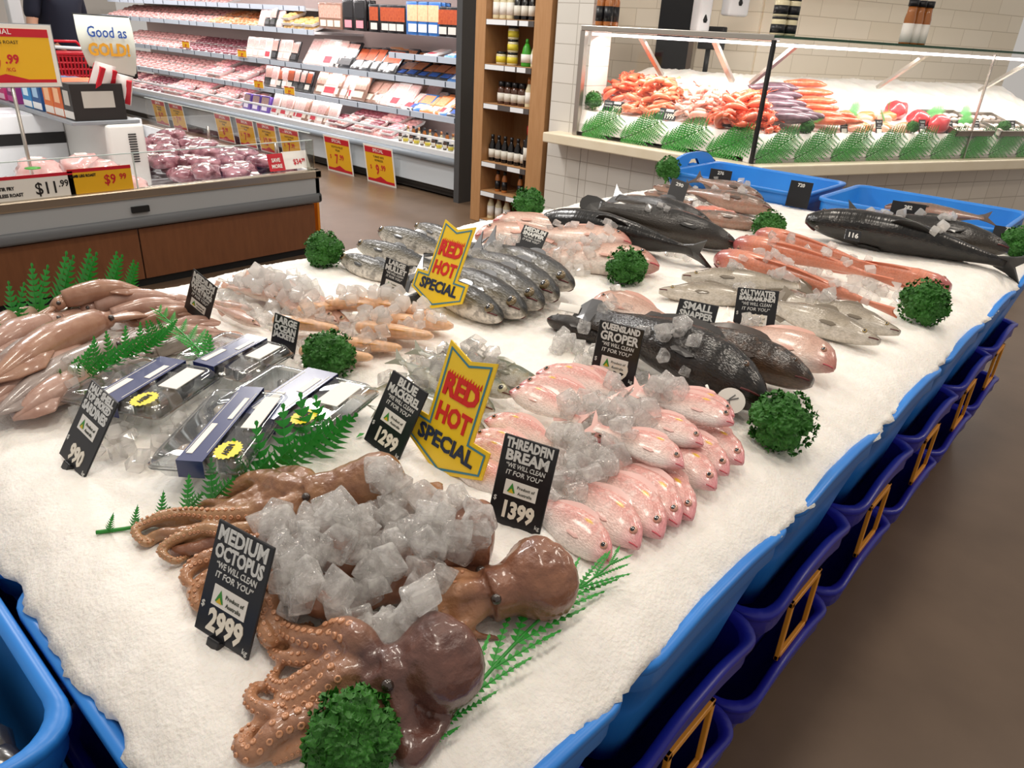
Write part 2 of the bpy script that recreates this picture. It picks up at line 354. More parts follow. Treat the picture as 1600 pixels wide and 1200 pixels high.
# ------------------------------------------------------------------ narrow oak shelf with sauces
def bookshelf():
    t = empty('sauce_shelf', 'narrow oak shelf of sauces and jars between chiller and tiled pier', 'shelf', (4.7, 4.2, 0))
    X0, Xb, Y0, Y1 = 0, .42, -.35, .44
    MB().box(X0, Xb, Y1 - .115, Y1, 0, 2.3, .004).ob('side_panel', wood, t, False)
    MB().box(X0, Xb, Y0, Y0 + .165, 0, 2.3, .004).ob('side_panel', wood, t, False)
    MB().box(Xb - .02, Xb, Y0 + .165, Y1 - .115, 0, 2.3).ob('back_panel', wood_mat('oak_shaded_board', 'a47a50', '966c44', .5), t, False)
    for z in (.03, .28, .53, 1.0, 1.30, 1.63, 1.95):
        s = MB().box(.01, Xb - .02, Y0 + .165, Y1 - .115, z - .03, z).ob('shelf_board', wood, t, False)
        MB().box(.0, .01, Y0 + .17, Y1 - .12, z - .045, z - .004).ob('price_rail', mat('grey_rail', '55504e', .4), s, False)
        tk = MB()
        for q in ([(.0, .16), (.30, .44)] if z < 1.2 else [(.0, .21), (.22, .33), (.35, .44)]):
            tk.box(-.003, .0, Y1 - .125 - q[1], Y1 - .125 - q[0], z - .042, z - .006)
        tk.ob('price_label', white_p, s, False)
    return t
bookshelf()
def bottle(name, prof, mats, label=None, cap=None, n=14):
    """lathe bottle with body, label band and cap as parts"""
    t = bpy.data.objects.new(name, None); COL.objects.link(t)
    MB().lathe(prof, n).ob('glass_body', mats[0], t)
    if label: MB().lathe([(label[2], label[0]), (label[2], label[1])], n).ob('paper_label', mats[1], t)
    if cap: MB().lathe(cap, n).ob('cap', mats[2], t)
    return t
m_dark = mat('dark_glass', '0d0b0c', .12, coat=.5); m_lab = mat('cream_label', 'd9d4c8', .6); m_red = mat('red_plastic', 'b3161a', .35); m_amber = mat('amber_sauce', 'a4622c', .15, coat=.6)
m_blk = mat('black_plastic', '17171a', .35); m_white = mat('white_paper', 'ece8e0', .6); m_green = mat('green_plastic', '3f9a2c', .35); m_spice = mat('spice_jar', '4a2b1c', .2, coat=.6); m_mayo = mat('pale_sauce', 'd8cda8', .2, coat=.5); m_pink = mat('magenta_label', 'c2257f', .5)
m_yel = mat('yellow_label', 'd8c63c', .5)
wine = bottle('wine_bottle', [(.0, 0), (.036, .0), (.037, .01), (.037, .2), (.015, .24), (.014, .27)], (m_dark, m_lab, m_red), (.06, .16, .0375), [(.016, .26), (.016, .33), (0, .331)])
sauce = bottle('sauce_bottle', [(0, 0), (.031, 0), (.032, .008), (.032, .13), (.014, .17), (.013, .19)], (m_dark, m_lab, m_blk), (.03, .10, .0325), [(.015, .185), (.015, .215), (0, .216)])
jar_dip = bottle('dip_jar', [(0, 0), (.042, 0), (.044, .01), (.044, .07), (.04, .08)], (m_mayo, m_yel, m_blk), (.015, .06, .0445), [(.042, .078), (.042, .095), (0, .096)])
jar_sp = bottle('spice_jar', [(0, 0), (.03, 0), (.031, .01), (.031, .10), (.022, .12)], (m_spice, m_lab, m_blk), (.02, .075, .0315), [(.025, .118), (.025, .15), (0, .151)])
dress = bottle('dressing_bottle', [(0, 0), (.033, 0), (.034, .01), (.034, .13), (.02, .17), (.018, .19)], (m_mayo, m_white, m_amber), (.03, .12, .0345), [(.02, .185), (.018, .235), (0, .236)])
amber = bottle('marinade_bottle', [(0, 0), (.033, 0), (.034, .01), (.034, .16), (.02, .2), (.018, .21)], (m_amber, m_blk, m_blk), (.03, .13, .0345), [(.021, .205), (.021, .245), (0, .246)])
jar_blk = bottle('dressing_jar', [(0, 0), (.042, 0), (.044, .01), (.044, .08), (.04, .09)], (m_mayo, m_blk, m_blk), (.012, .06, .0445), [(.043, .088), (.043, .10), (0, .101)])
amber_w = bottle('dressing_bottle', [(0, 0), (.036, 0), (.037, .01), (.037, .16), (.03, .2), (.029, .24)], (m_amber, m_white, m_blk), (.01, .13, .0375), [(.034, .235), (.034, .275), (0, .276)])
gr = bottle('green_bottle', [(0, 0), (.04, 0), (.042, .01), (.044, .08), (.03, .14), (.012, .17)], (m_green, m_white, m_green), (.03, .09, .0445), [(.014, .168), (.012, .2), (0, .201)])
used = set()
def put(proto, loc, label, cat, group=None, rz=0, s=1):
    M = place(loc, rz, s=s)
    if proto.name not in used:
        used.add(proto.name); proto.matrix_world = M; tag(proto, label, cat, group); return proto
    o = dup(proto, M); tag(o, label, cat, group)
    if not group and 'group' in o: del o['group']
    return o
def sh(y, z, proto, label, cat, group=None, x=4.79, s=1): put(proto, (x, 4.2 + y, z), label, cat, group, rnd.uniform(-.4, .4), s)
for k in range(6): sh(.29 - k * .075, 1.63, dress if k < 3 else sauce, ('dressing bottle with orange cap' if k < 3 else 'dark sauce bottle') + ' on the top shelf board by the oak side', 'bottle', 'bottles on the top shelf board' if k < 3 else 'dark bottles on the top shelf board')
sh(.10, 1.30, jar_dip, 'yellow labelled jar at the foot of the jar stack', 'jar'); sh(.10, 1.395, jar_dip, 'yellow labelled jar in the middle of the jar stack', 'jar'); sh(.10, 1.49, jar_dip, 'yellow labelled jar on top of the jar stack', 'jar')
sh(.22, 1.30, jar_dip, 'short jar beside the foot of the jar stack', 'jar'); sh(-.05, 1.30, gr, 'green squeeze bottle beside the jar stack', 'bottle')
for k in range(2): sh(-.13 - .0 * k, 1.30, dress, 'pale sauce bottle next to the green squeeze bottle', 'bottle', 'pale bottles by the green one', 4.79 + .09 * k, .8)
for k in range(4): sh(.20 - .075 * k, 1.0, jar_sp, 'dark spice jar with black lid on the middle shelf board', 'jar', 'dark spice jars on the middle board', s=1.15)
for k in range(2): sh(-.10 - .07 * k, 1.0, dress, 'clear sauce bottle beside the spice jars', 'bottle', 'sauce bottles on the middle board', s=.95)
for k in range(6): sh(.28 - .073 * k, .53, sauce, 'dark vinegar bottle with cream label in the row', 'bottle', 'vinegar bottles in a row')
sh(-.12, .53, wine, 'tall dark wine bottle with a red cap beside the vinegar row', 'bottle')
for k in range(5): sh(.2 - (.08 * k if k < 2 else .08 * k + .1), .28, amber if k < 4 else dress, 'brown marinade bottle on the low shelf board' if k < 4 else 'white sauce bottle on the low shelf board', 'bottle', 'marinades on the low board' if k < 4 else None, s=.72)
for k in range(3): sh(.27 - .095 * k, .03, dress, 'white bottle with brown cap on the lowest board', 'bottle', 'bottles on the lowest board', s=.95)
# things on top of the fish counter
def top_pt(px, py): return PX(px, py, 4.66)
for k in range(4): put(amber, (4.67 + (k // 2) * .07, 3.385 - (k % 2) * .07, 1.616), 'brown marinade bottle standing on the steel counter top', 'bottle', 'marinades on the steel counter top', s=.95)
for k in range(2):
    p = M2 @ Vector((.10 + .0 * k, .10 + .0 * k, 1.613)); put(jar_blk, p + D2 * (.09 * k), 'pale dressing jar with black label on the glass counter top', 'jar', 'jars on the glass counter top', s=1.0)
    put(jar_blk, p + D2 * (.09 * k) + Vector((0, 0, .102)), 'pale dressing jar stacked on another on the glass counter top', 'jar', 'upper jars on the glass counter top')
for k in range(3): put(amber_w, M2 @ Vector((1.22 + .075 * k, .10, 1.613)), 'brown dressing bottle with black cap beyond the soap dispensers', 'bottle', 'dressings on the glass counter top', s=.95)
def dispenser(s, z, w, h, label):
    t = empty('soap_dispenser', label, 'dispenser'); t.matrix_world = M2 @ Matrix.Translation((s, 1.55, z))
    MB().box(-w / 2, w / 2, -.11, 0, 0, h, .02).ob('housing', white_p, t); MB().lathe([(0, 0), (.014, .0), (.022, .02), (.010, .05), (0, .07)], 12).xf(Matrix.Translation((0, -.105, h * .25))).ob('level_window', dark_m, t)
dispenser(.60, 1.62, .12, .27, 'white wall dispenser with drop window, the lower of the pair'); dispenser(.92, 1.75, .2, .3, 'white paper towel dispenser with drop window, the higher of the pair')
t = empty('doorway', 'dark doorway with steel jamb in the cream wall behind the counter', 'doorway', (6.34, 3.6, 0))
MB().box(-.02, 0, -.02, .33, .9, 2.5).ob('dark_opening', mat('dark_opening', '0c0d10', .6), t, False); MB().box(-.05, 0, -.07, -.02, .9, 2.5).ob('jamb', steel, t, False)
t = empty('scale', 'black weighing scale head standing behind the prawn display', 'scale', (5.95, 3.2, 1.25))
MB().box(-.1, .1, -.14, .14, 0, .04, .01).box(-.015, .015, -.015, .015, .04, .25).ob('stand', dark_m, t); MB().box(-.03, .03, -.13, .09, .25, .42, .01).ob('display_head', dark_m, t)
MB().box(5.72, 6.25, 3.02, 3.42, 0, 1.25).ob('work_bench', steel, None, False); tag(bpy.data.objects['work_bench'], 'steel work bench behind the prawn display', 'bench')
# ================================================================== meat chiller along the far wall
CH_Y0, CH_Y1 = 5.24, 13.6
def chiller():
    t = empty('meat_chiller', 'long open white meat chiller with lit shelves behind the aisle', 'chiller', (5.15, 5.24, 0))
    x, L = 0, CH_Y1 - CH_Y0
    MB().box(.85, .9, 0, L, 0, 2.2).ob('back_panel', mat('chiller_back', 'c9b4ae', .5), t, False)
    MB().box(.02, .06, -.0, L, .02, .10).box(.0, .05, 0, L, .06, .09).ob('kick_plate', mat('dark_kick', '2e2c2a', .5), t, False)
    MB().box(-.03, .05, 0, L, .10, .33, .006).ob('front_panel', mat('panel_grey_blue', 'c3cacf', .35), t, False)
    MB().tube([(-.05, 0, .37), (-.05, L, .37)], .035, 10).ob('bumper_rail', mat('grey_bumper', '8e97a0', .3), t)
    MB().box(-.03, .88, 0, L, .40, .45).ob('base_deck', white_p, t, False)
    MB().box(-.055, -.045, .02, L, .41, .56).ob('front_glass', glass, t, False)
    MB().box(-.06, -.035, .0, L, .555, .575).ob('glass_rail', white_p, t, False)
    MB().box(-.08, .9, -.07, 0, 0, 2.2).ob('end_panel', mat('end_grey', '4a4b4c', .4), t, False)
    MB().box(.0, .9, 0, L, 2.0, 2.2).ob('canopy', white_p, t, False)
    ticks = mat('tag_divider', '3a4350', .5)
    for z, y0, y1, x0 in ((1.08, 0, L, .08), (.77, 0, L, .02), (1.44, 2.55, L, .14), (1.68, 2.9, L, .28), (1.29, .03, 1.2, .12)):
        s = MB().box(x0 + .02, .86, y0, y1, z - .045, z - .02).ob('shelf', white_p, t, False)
        MB().box(x0, x0 + .02, y0, y1, z - .055, z + .0).ob('price_rail', rail_m, s, False)
        tk = MB(); y = y0 + .1
        while y < y1 - .05: tk.box(x0 - .003, x0, y, y + .012, z - .05, z - .004); y += rnd.choice((.2, .3, .33, .45))
        tk.ob('tag_divider', ticks, s, False)
        MB().box(x0 + .012, x0 + .016, y0, y1, z, z + .075).ob('shelf_lip', glass, s, False)
    MB().box(.25, .27, .05, 2.6, 1.80, 1.82).ob('hanging_bar', steel, t, False)
    return t
chiller()
for z, p in ((1.98, 30), (1.38, 9), (1.02, 11), (.71, 11)):
    area('chiller_led', (5.32 if z < 1.9 else 5.1, 9.4, z), .06, 8.2, p, (1, .95, .95), (0, -.5 if z > 1.9 else -.1, 0))
foam = mat('white_foam_tray', 'e8e2de', .5)
MEAT = [mat('pale_pink_meat', 'e0b0aa', .3, 'c98a86', 30, coat=.8), mat('pink_meat', 'd98e8c', .3, 'eac0b8', 40, coat=.8), mat('rosy_meat', 'cf7480', .3, 'e6b2b2', 25, coat=.8),
        mat('dark_red_meat', '6d2a33', .3, '9a5560', 30, coat=.8), mat('chicken_meat', 'e6b890', .3, 'd99a66', 30, coat=.8), mat('crumbed_meat', 'd3a15a', .6, 'e0b878', 60), mat('orange_marinade', 'c96a2a', .35, 'e0a070', 20, coat=.6)]
def meat_tray(kind, mi, w=.17, l=.24):
    t = bpy.data.objects.new('meat_tray', None); COL.objects.link(t)
    tr = MB(); z = .03
    v = []; f = []
    for zz, k in ((0, .82), (z, 1.0), (z, .95), (.008, .80)):
        for sx, sy in ((-1, -1), (1, -1), (1, 1), (-1, 1)): v.append((sx * l / 2 * k, sy * w / 2 * (k if k > .9 else k), zz))
    for i in range(3):
        for j in range(4): f.append((i * 4 + j, i * 4 + (j + 1) % 4, (i + 1) * 4 + (j + 1) % 4, (i + 1) * 4 + j))
    f += [(3, 2, 1, 0), (12, 13, 14, 15)]
    tr.add(v, f); tr.ob('tray', foam, t, False)
    mb = MB(); n = 3
    for i in range(n):
        for j in range(2):
            bm = bmesh.new(); bmesh.ops.create_icosphere(bm, subdivisions=2, radius=1)
            cx, cy = (i - 1) * l * .27, (j - .5) * w * .4
            vv = [Vector((cx + p.co.x * l * .17, cy + p.co.y * w * .26, .028 + p.co.z * .022 * (1 + .3 * noise.noise(Vector((p.co.x * 3 + i * 5 + kind * 9, p.co.y * 3 + j * 7, p.co.z))))))for p in bm.verts]
            bm.verts.index_update(); mb.add(vv, [[q.index for q in fc.verts] for fc in bm.faces]); bm.free()
    mb.ob('meat', MEAT[mi], t)
    return t
TR = [meat_tray(i, i) for i in range(7)]
PACKM = {}
def flat_pack(cols, w=.16, h=.24, d=.022, name='meat_pack'):
    """flat sleeve pack standing on its short edge; face to -X; bands = label"""
    t = bpy.data.objects.new(name, None); COL.objects.link(t)
    MB().box(0, d, -w / 2, w / 2, 0, h, .006).ob('sleeve', mat('pack_' + cols[0], cols[0], .25, coat=.7), t)
    MB().box(-.002, .002, -w * .4, w * .4, h * .42, h * .9).ob('window', mat('packin_' + cols[1], cols[1], .25, cols[2], 40, coat=.7), t, False)
    MB().box(-.003, .002, -w * .3, w * .3, h * .1, h * .34).ob('printed_label', mat('packlb_' + cols[3], cols[3], .5), t, False)
    return t
PK = {'pink': flat_pack(('dcc0b8', 'd99a96', 'efd2cb', 'e8e4de')), 'black': flat_pack(('1b1a1c', 'c78a80', 'e0b5ab', '3b3a3c')), 'white': flat_pack(('e6e2de', 'e0b6ae', 'f0dad2', 'c23a48')),
      'brown': flat_pack(('8c6a5a', 'b98474', 'd8b0a0', 'ddd0c0')), 'salmon': flat_pack(('1c1f2c', 'e07a3e', 'e89a66', '2c57a8')), 'blue': flat_pack(('3d7ec2', 'd9905a', 'e8b48a', 'e8ecf2')), 'dark': flat_pack(('15151a', '8f3a26', 'b5562f', 'c9c4bc')),
      'board': flat_pack(('1f1e20', '2b2a2b', '262526', 'd88a94')), 'sail': flat_pack(('2f64a6', 'd8a07a', 'e8bd98', 'd9e2ee')), 'purple': flat_pack(('6b4aa8', 'c79a96', 'e0c0b8', 'e8e0ee'), .2, .2, .05), 'orange': flat_pack(('e08a4a', 'e6a06a', 'efc39a', 'f0e8d8')), 'teal': flat_pack(('2e6d62', 'd8dcd8', 'e8ece8', 'e07a3e'))}
def cput(proto, x, y, z, label, cat, group, tilt=0, rz=0, s=1):
    M = Matrix.Translation((x, y, z)) @ Matrix.Rotation(rz, 4, 'Z') @ Matrix.Rotation(tilt, 4, 'Y') @ Matrix.Scale(s, 4)
    if proto.name not in used:
        used.add(proto.name); proto.matrix_world = M; tag(proto, label, cat, group); return proto
    o = dup(proto, M); tag(o, label, cat, group); return o
def tray_zone(y0, y1, z, x0, kinds, where, rows=2, step=.19, stack=1, grp=None):
    y = y0 + step / 2; names = {0: 'pale pink', 1: 'pink', 2: 'rosy', 3: 'dark red', 4: 'golden', 5: 'crumbed', 6: 'orange'}
    while y < y1:
        for r in range(rows):
            for s_ in range(stack):
                if s_ and rnd.random() < .35: continue
                k = rnd.choice(kinds); nm = f'white tray of {names[k]} meat {where}'
                cput(TR[k], x0 + .16 + r * .25, y + rnd.uniform(-.01, .01), z + .004 + s_ * .055 + r * .085, nm, 'meat tray', nm, -.30, rnd.uniform(-.08, .08), 1.12)
        y += step
def pack_zone(y0, y1, z, x0, kinds, what, where, step=.05, tilt=.35, s=1, rows=1, turn=0):
    y = y0 + .08
    while y < y1:
        for r in range(rows):
            k = rnd.choice(kinds); nm = f'{what} {where}'
            cput(PK[k], x0 + .05 + r * .3, y, z + .004, nm, 'meat pack', nm, tilt + rnd.uniform(-.05, .05), turn + rnd.uniform(-.1, .1), s)
        y += step
# top shelf
tray_zone(10.2, 13.4, 1.44, 5.3, [0, 0, 1], 'on the topmost chiller shelf towards its far end', stack=1, step=.22)
tray_zone(9.1, 10.2, 1.44, 5.3, [4, 6], 'on the topmost chiller shelf beside the standing packs', step=.2)
pack_zone(8.55, 9.1, 1.44, 5.32, ['black', 'pink'], 'slim pack standing', 'on the topmost chiller shelf', .13)
tray_zone(7.85, 8.5, 1.44, 5.3, [5], 'stacked on the topmost chiller shelf', stack=3, rows=1, step=.22)
tray_zone(10, 13.4, 1.68, 5.45, [0, 1], 'on the uppermost rack of the chiller', rows=1, step=.24)
# second shelf
tray_zone(11.0, 13.4, 1.08, 5.24, [0, 1, 0], 'on the second chiller shelf at its far end', step=.21)
tray_zone(9.5, 11.0, 1.08, 5.24, [3], 'in the dark row of the second chiller shelf', step=.2)
pack_zone(8.2, 9.4, 1.08, 5.26, ['pink', 'black', 'white'], 'upright meat pack', 'in the loose row of the second chiller shelf', .14)
pack_zone(7.2, 8.1, 1.08, 5.28, ['black', 'white', 'pink'], 'large black and white bacon pack', 'leaning on the second chiller shelf', .12, .6, 1.35)
pack_zone(6.45, 7.1, 1.08, 5.28, ['salmon', 'orange', 'dark'], 'orange salmon pack', 'leaning beside the bacon on the second chiller shelf', .14, .7, 1.25, 2)
pack_zone(5.3, 6.4, 1.08, 5.3, ['orange', 'blue', 'salmon', 'white'], 'flat smoked fish pack', 'lying on the short end of the second chiller shelf', .17, 1.1, 1.2, 2)
pack_zone(5.3, 6.2, 1.29, 5.35, ['blue', 'white'], 'flat pack', 'lying on the short clear fronted shelf', .3, 1.3)
# third shelf
tray_zone(10.6, 13.4, .77, 5.2, [0], 'on the third chiller shelf at its far end', step=.22, rows=2)
tray_zone(8.9, 10.6, .77, 5.2, [1, 2], 'in the rosy block of the third chiller shelf', step=.2, stack=2)
pack_zone(7.9, 8.9, .77, 5.22, ['black', 'dark', 'pink'], 'black sleeved pack', 'standing in the file on the third chiller shelf', .12)
pack_zone(6.9, 7.8, .77, 5.22, ['white', 'brown', 'pink'], 'thin sliced ham pack', 'filed on the third chiller shelf', .075, .5, 1.2)
pack_zone(6.2, 6.9, .77, 5.24, ['pink', 'white', 'brown'], 'soft ham pack', 'slumped beside the filed ham', .15, .8, 1.25, 2)
pack_zone(5.3, 6.2, .77, 5.22, ['blue', 'orange', 'white', 'salmon'], 'blue and orange salmon pack', 'piled at the shelf end by the oak shelf', .10, 1.0, 1.1, 2)
# base deck
tray_zone(11.5, 13.4, .45, 5.16, [3, 3, 1], 'on the chiller floor at its far end', step=.22)
tray_zone(9.4, 11.5, .45, 5.16, [1, 2], 'on the chiller floor behind the glass rail', step=.2, stack=2)
pack_zone(8.8, 9.4, .45, 5.18, ['purple'], 'purple boxed pack', 'on the chiller floor', .22, .3)
pack_zone(7.4, 8.7, .45, 5.18, ['white', 'brown', 'pink'], 'pale sleeve', 'filed upright on the chiller floor', .07, .45, 1.15)
tray_zone(6.35, 7.4, .45, 5.16, [1, 2, 3], 'heaped on the chiller floor beside the jars', step=.16, stack=2)
jk = 0
for y in [5.34 + .085 * i for i in range(11)]:
    for r in range(2):
        pr = [jar_sp, dress, jar_dip, amber][jk % 4]; jk += 1
        put(pr, (5.2 + .11 * r, y, .452), 'small jar or bottle standing at the chiller floor end' if pr in (jar_dip, jar_sp) else 'small bottle standing at the chiller floor end', 'jar' if pr in (jar_dip, jar_sp) else 'bottle', 'jars on the chiller floor end' if pr in (jar_dip, jar_sp) else 'bottles on the chiller floor end', s=.62)
# packs hanging on the bar
hang = [(7.68, 'brown', 'brown striped pack'), (6.48, 'dark', 'black chorizo pack'), (5.73, 'dark', 'dark blue black pack'), (5.6, 'dark', 'dark blue black pack'), (5.33, 'dark', 'black pack by the chiller end'), (7.55, 'brown', 'brown striped pack'), (7.42, 'brown', 'brown striped pack'), (7.22, 'board', 'black pack with pink pig'), (7.02, 'board', 'black pack with pink pig'), (6.78, 'dark', 'black chorizo pack'), (6.6, 'dark', 'black chorizo pack'), (6.36, 'dark', 'black chorizo pack'),
        (6.17, 'sail', 'blue hot smoked fish pack'), (6.02, 'sail', 'blue hot smoked fish pack'), (5.87, 'sail', 'blue hot smoked fish pack'), (5.45, 'teal', 'teal and white pack')]
for y, k, nm in hang:
    for d in range(3):
        nmm = nm + (' at the front of its hanging row', ' behind another in its hanging row', ' deepest in its hanging row')[d]
        cput(PK[k], 5.36 + d * .06, y, 1.46, nmm, 'meat pack', nmm + ' on the chiller bar', 0, 0, 1.25 if k in ('board', 'sail') else 1.1)
# ------------------------------------------------------------------ printed price signs
yel = mat('price_yellow', 'eab31e', .45); redp = mat('price_red', 'c4192b', .45); blk_ink = mat('black_ink', '1a1614', .6); wht_ink = mat('white_ink', 'f0ece4', .6)
def price_sign(name, label, M, w, h, big, small='', line='SPECIAL', cents='99', group=None):
    t = empty(name, label, 'price sign', group=group); t.matrix_world = M
    MB().box(-w / 2, w / 2, 0, h, -.003, 0).ob('white_card', m_white, t, False)
    b = .04 * w
    MB().box(-w / 2 + b, w / 2 - b, b, h - b, 0, .001).ob('yellow_panel', yel, t, False)
    r = MB().box(-w / 2 + b, w / 2 - b, h * .80, h - b, .001, .002).box(-w / 2 + b, w / 2 - b, b, h * .12, .001, .002)
    r.add([(-.2 * w, h * .12, .002), (.2 * w, h * .12, .002), (0, h * .21, .002)], [(0, 1, 2)]); r.ob('red_band', redp, t, False)
    tx = MB(); put_text(tx, line, 0, h * .84, h * .12, 0, .0, z=.003); tx.ob('white_lettering', wht_ink, t, False)
    tx = MB()
    if small: put_text(tx, small.split('|')[0], 0, h * .69, h * .075, z=.0025, fit=w * .85); put_text(tx, small.split('|')[-1], 0, h * .60, h * .075, z=.0025, fit=w * .85)
    tx.ob('black_lettering', blk_ink, t, False)
    tx = MB(); put_text(tx, big, -.02 * w, h * .26, h * .36, bold=.004, z=.0025, align='RIGHT', sx=.8); put_text(tx, '.' + cents, .02 * w, h * .38, h * .2, bold=.002, z=.0025, align='LEFT', sx=.9); put_text(tx, '$', -.27 * w if len(big) == 1 else -.4 * w, h * .38, h * .15, z=.0025, align='RIGHT'); tx.ob('red_lettering', redp, t, False)
    return t
def facing(p, w_dir=(0, -1, 0), up=(0, 0, 1)): return frame_mtx(p, w_dir, up)
cs = [(5.05, 7.05, '7', 'half behind the freezer corner'), (5.03, 6.30, '9', 'nearest to the jars, hanging by itself'), (5.08, 8.05, '7', 'first of four behind the freezer glass'), (5.08, 8.55, '12', 'second of four behind the freezer glass'), (5.08, 9.05, '7', 'third of four behind the freezer glass'), (5.08, 9.6, '8', 'farthest of the four behind the freezer glass'), (5.08, 10.9, '7', 'nearer of the two far ones behind the boxes'), (5.08, 11.45, '9', 'farther of the two far ones behind the boxes')]
for x, y, big, wh in cs:
    price_sign('price_sign', f'yellow price sign on the chiller front, {wh}', facing((x, y, -.0 if y < 8 else .01), up=(-.12, 0, 1)), .48 if y < 8 else .42, .40 if y < 8 else .36, big, 'SCOTCH FILLET|STEAK' if big != '9' else 'TURKEY BITE|BONELESS')
for px, py, zz, xx in ((290, 68, 1.08, 5.22), (378, 82, 1.08, 5.22), (404, 130, .77, 5.16), (452, 140, .77, 5.16), (292, 68, 1.08, 5.22))[:4]:
    p = PX(px, py, xx); t = price_sign('shelf_tag', {290: 'small yellow tag under the dark meat row', 378: 'small yellow tag under the upright meat packs', 404: 'small yellow tag under the black sleeved packs', 452: 'small yellow tag under the filed ham packs'}[px], facing((xx, p.y, p.z - .06)), .22, .1, '9', '', 'SPECIAL')
# ================================================================== chest freezer island
def freezer():
    t = empty('chest_freezer', 'grey and wood panelled island freezer with clear glass sides and packed meat', 'freezer', (1.9, 4.5, 0))
    X0, X1, Y0, Y1 = -2.6, 1.16, 0, 2.7
    MB().box(X0, X1 - .1, .06, Y1 - .06, 0, .05).ob('kick_plate', dark_m, t, False)
    for a, b in ((X0, -1.02), (-1.012, -.135), (-.127, X1 - .05)):
        MB().box(a, b, .04, .06, .05, .36, .002).ob('wood_panel', brown_wood, t, False)
    MB().box(X1 - .07, X1 - .05, .06, Y1 - .06, .05, .36, .002).ob('wood_panel', brown_wood, t, False)
    MB().box(X0, X1 - .0, .0, .05, .37, .44, .02).box(X1 - .05, X1, 0, Y1, .37, .44, .02).ob('bumper', mat('dark_grey_bumper', '6a6d70', .45), t)
    MB().box(X0, X1 - .01, .015, .05, .43, .545, .006).box(X1 - .05, X1 - .01, .015, Y1, .43, .545, .006).ob('grey_band', mat('light_grey_band', 'a3a6a8', .35), t, False)
    MB().box(X0, X1, .0, .055, .545, .60, .008).box(X1 - .055, X1, 0, Y1, .545, .60, .008).ob('steel_rail', mat('warm_steel', 'c2b5a2', .28, metal=.9), t, False)
    MB().box(-.16, -.06, -.004, .016, .465, .50).ob('thermometer', dark_m, t, False)
    MB().box(X0, X1 - .06, .06, Y1 - .06, .40, .45).box(X0, X1 - .06, .055, .075, .45, .56).box(X1 - .08, X1 - .06, .06, Y1, .45, .60).box(X0, X1 - .1, Y1 - .1, Y1, .45, .66).ob('basin_liner', white_p, t, False)
    MB().box(X0, X1 - .05, .02, .026, .60, .80).box(X1 - .046, X1 - .04, .05, Y1 - .1, .60, .84).ob('glass_side', glass, t, False)
    MB().box(X0, X1 - .05, .018, .028, .797, .802).box(X1 - .048, X1 - .038, .05, Y1 - .1, .838, .843).box(-.1, -.094, .018, .03, .6, .8).ob('glass_edge', mat('glass_edge', 'c9d6d2', .2), t, False)
    MB().tube([(X1 - .06, .04, .60), (X1 - .06, .04, .80)], .028, 10).ob('corner_post', glass_mat('cloudy_plastic', (.75, .76, .72), .3), t)
    MB().tube([(X1 - .04, .5, .60), (X1 - .04, .5, .72)], .012).tube([(X1 - .04, 1.5, .60), (X1 - .04, 1.5, .72)], .012).ob('glass_clamp', steel, t)
    # raised divider with vents and its grey top shelf
    MB().box(.06, .30, .75, 3.3, .45, .86, .02).ob('divider', mat('divider_white', 'd9d7d2', .4), t)
    sl = MB()
    for k in range(12): sl.box(.185, .235, .742, .752, .62 + .016 * k, .626 + .016 * k)
    sl.ob('vent_slot', dark_m, t, False)
    MB().box(-.13, .29, .78, 3.4, .862, .885, .004).ob('grey_top', grey_p, t, False)
    MB().box(-2.6, .06, 1.5, 1.95, .45, .86, .02).ob('rear_housing', white_p, t); MB().box(-2.6, .05, 1.494, 1.502, .66, .735).ob('dark_band', dark_m, t, False)
    MB().box(-2.6, .05, 1.47, 1.5, .86, .868).ob('glass_shelf', glass, t, False)
    return t
freezer()
# yellow post guard beside the freezer corner
t = empty('floor_sign', 'edge of a yellow folding floor sign beside the freezer end', 'floor sign', (3.07, 4.75, 0))
MB().box(-.012, .012, 0, .28, 0, .36, .004).xf(Matrix.Rotation(.16, 4, 'Y')).box(.105, .125, 0, .28, 0, .36, .004).ob('panel', mat('sign_amber', 'e08a1e', .45), t, False)
# boxes on the divider top
def carton(label, x, y, z, w, d, h, cols, group=None):
    """w along X, d along Y; printed face on -X and -Y"""
    t = empty('carton', label, 'box', (x, y, z), group=group)
    MB().box(0, w, 0, d, 0, h, .003).ob('cardboard', mat('ct_' + cols[0], cols[0], .5), t, False)
    MB().box(-.0015, w * .9, .0 + .004, d - .004, .01, h * .25).ob('barcode_band', mat('ct_' + cols[1], cols[1], .5), t, False)
    MB().box(-.0015, .01, d * .25, d * .8, h * .4, h * .8).box(w * .2, w * .8, -.0015, .01, h * .35, h * .8).ob('printed_panel', mat('ct_' + cols[2], cols[2], .5), t, False)
    return t
carton('black sided seasoning carton at the near end of the divider top', 1.80, 5.30, .886, .32, .16, .22, ('26211f', 'dcd8d2', 'b8b3aa'))
carton('orange seasoning carton next to the black sided one', 1.80, 5.47, .886, .30, .16, .22, ('c85a1e', 'e0d6cc', 'e8b48a'))
carton('orange seasoning carton second from the black sided one', 1.80, 5.64, .886, .30, .16, .22, ('d0661f', 'e0d6cc', 'e8b48a'))
carton('dark blue carton behind the orange cartons', 1.80, 5.86, .886, .30, .17, .21, ('1f4f86', 'e6e6e6', '9fc0dd'))
carton('bright blue carton behind the dark blue one', 1.80, 6.05, .886, .30, .17, .20, ('2f7fb8', 'e6e6e6', 'cfe2ee'))
carton('purple carton behind the blue ones', 1.80, 6.35, .886, .30, .2, .19, ('7d2a6a', 'c04a90', 'd9a0c4'))
carton('pink carton farther along the divider top', 1.80, 6.62, .886, .30, .2, .19, ('c43a78', 'e6c0d0', 'f0dbe4'))
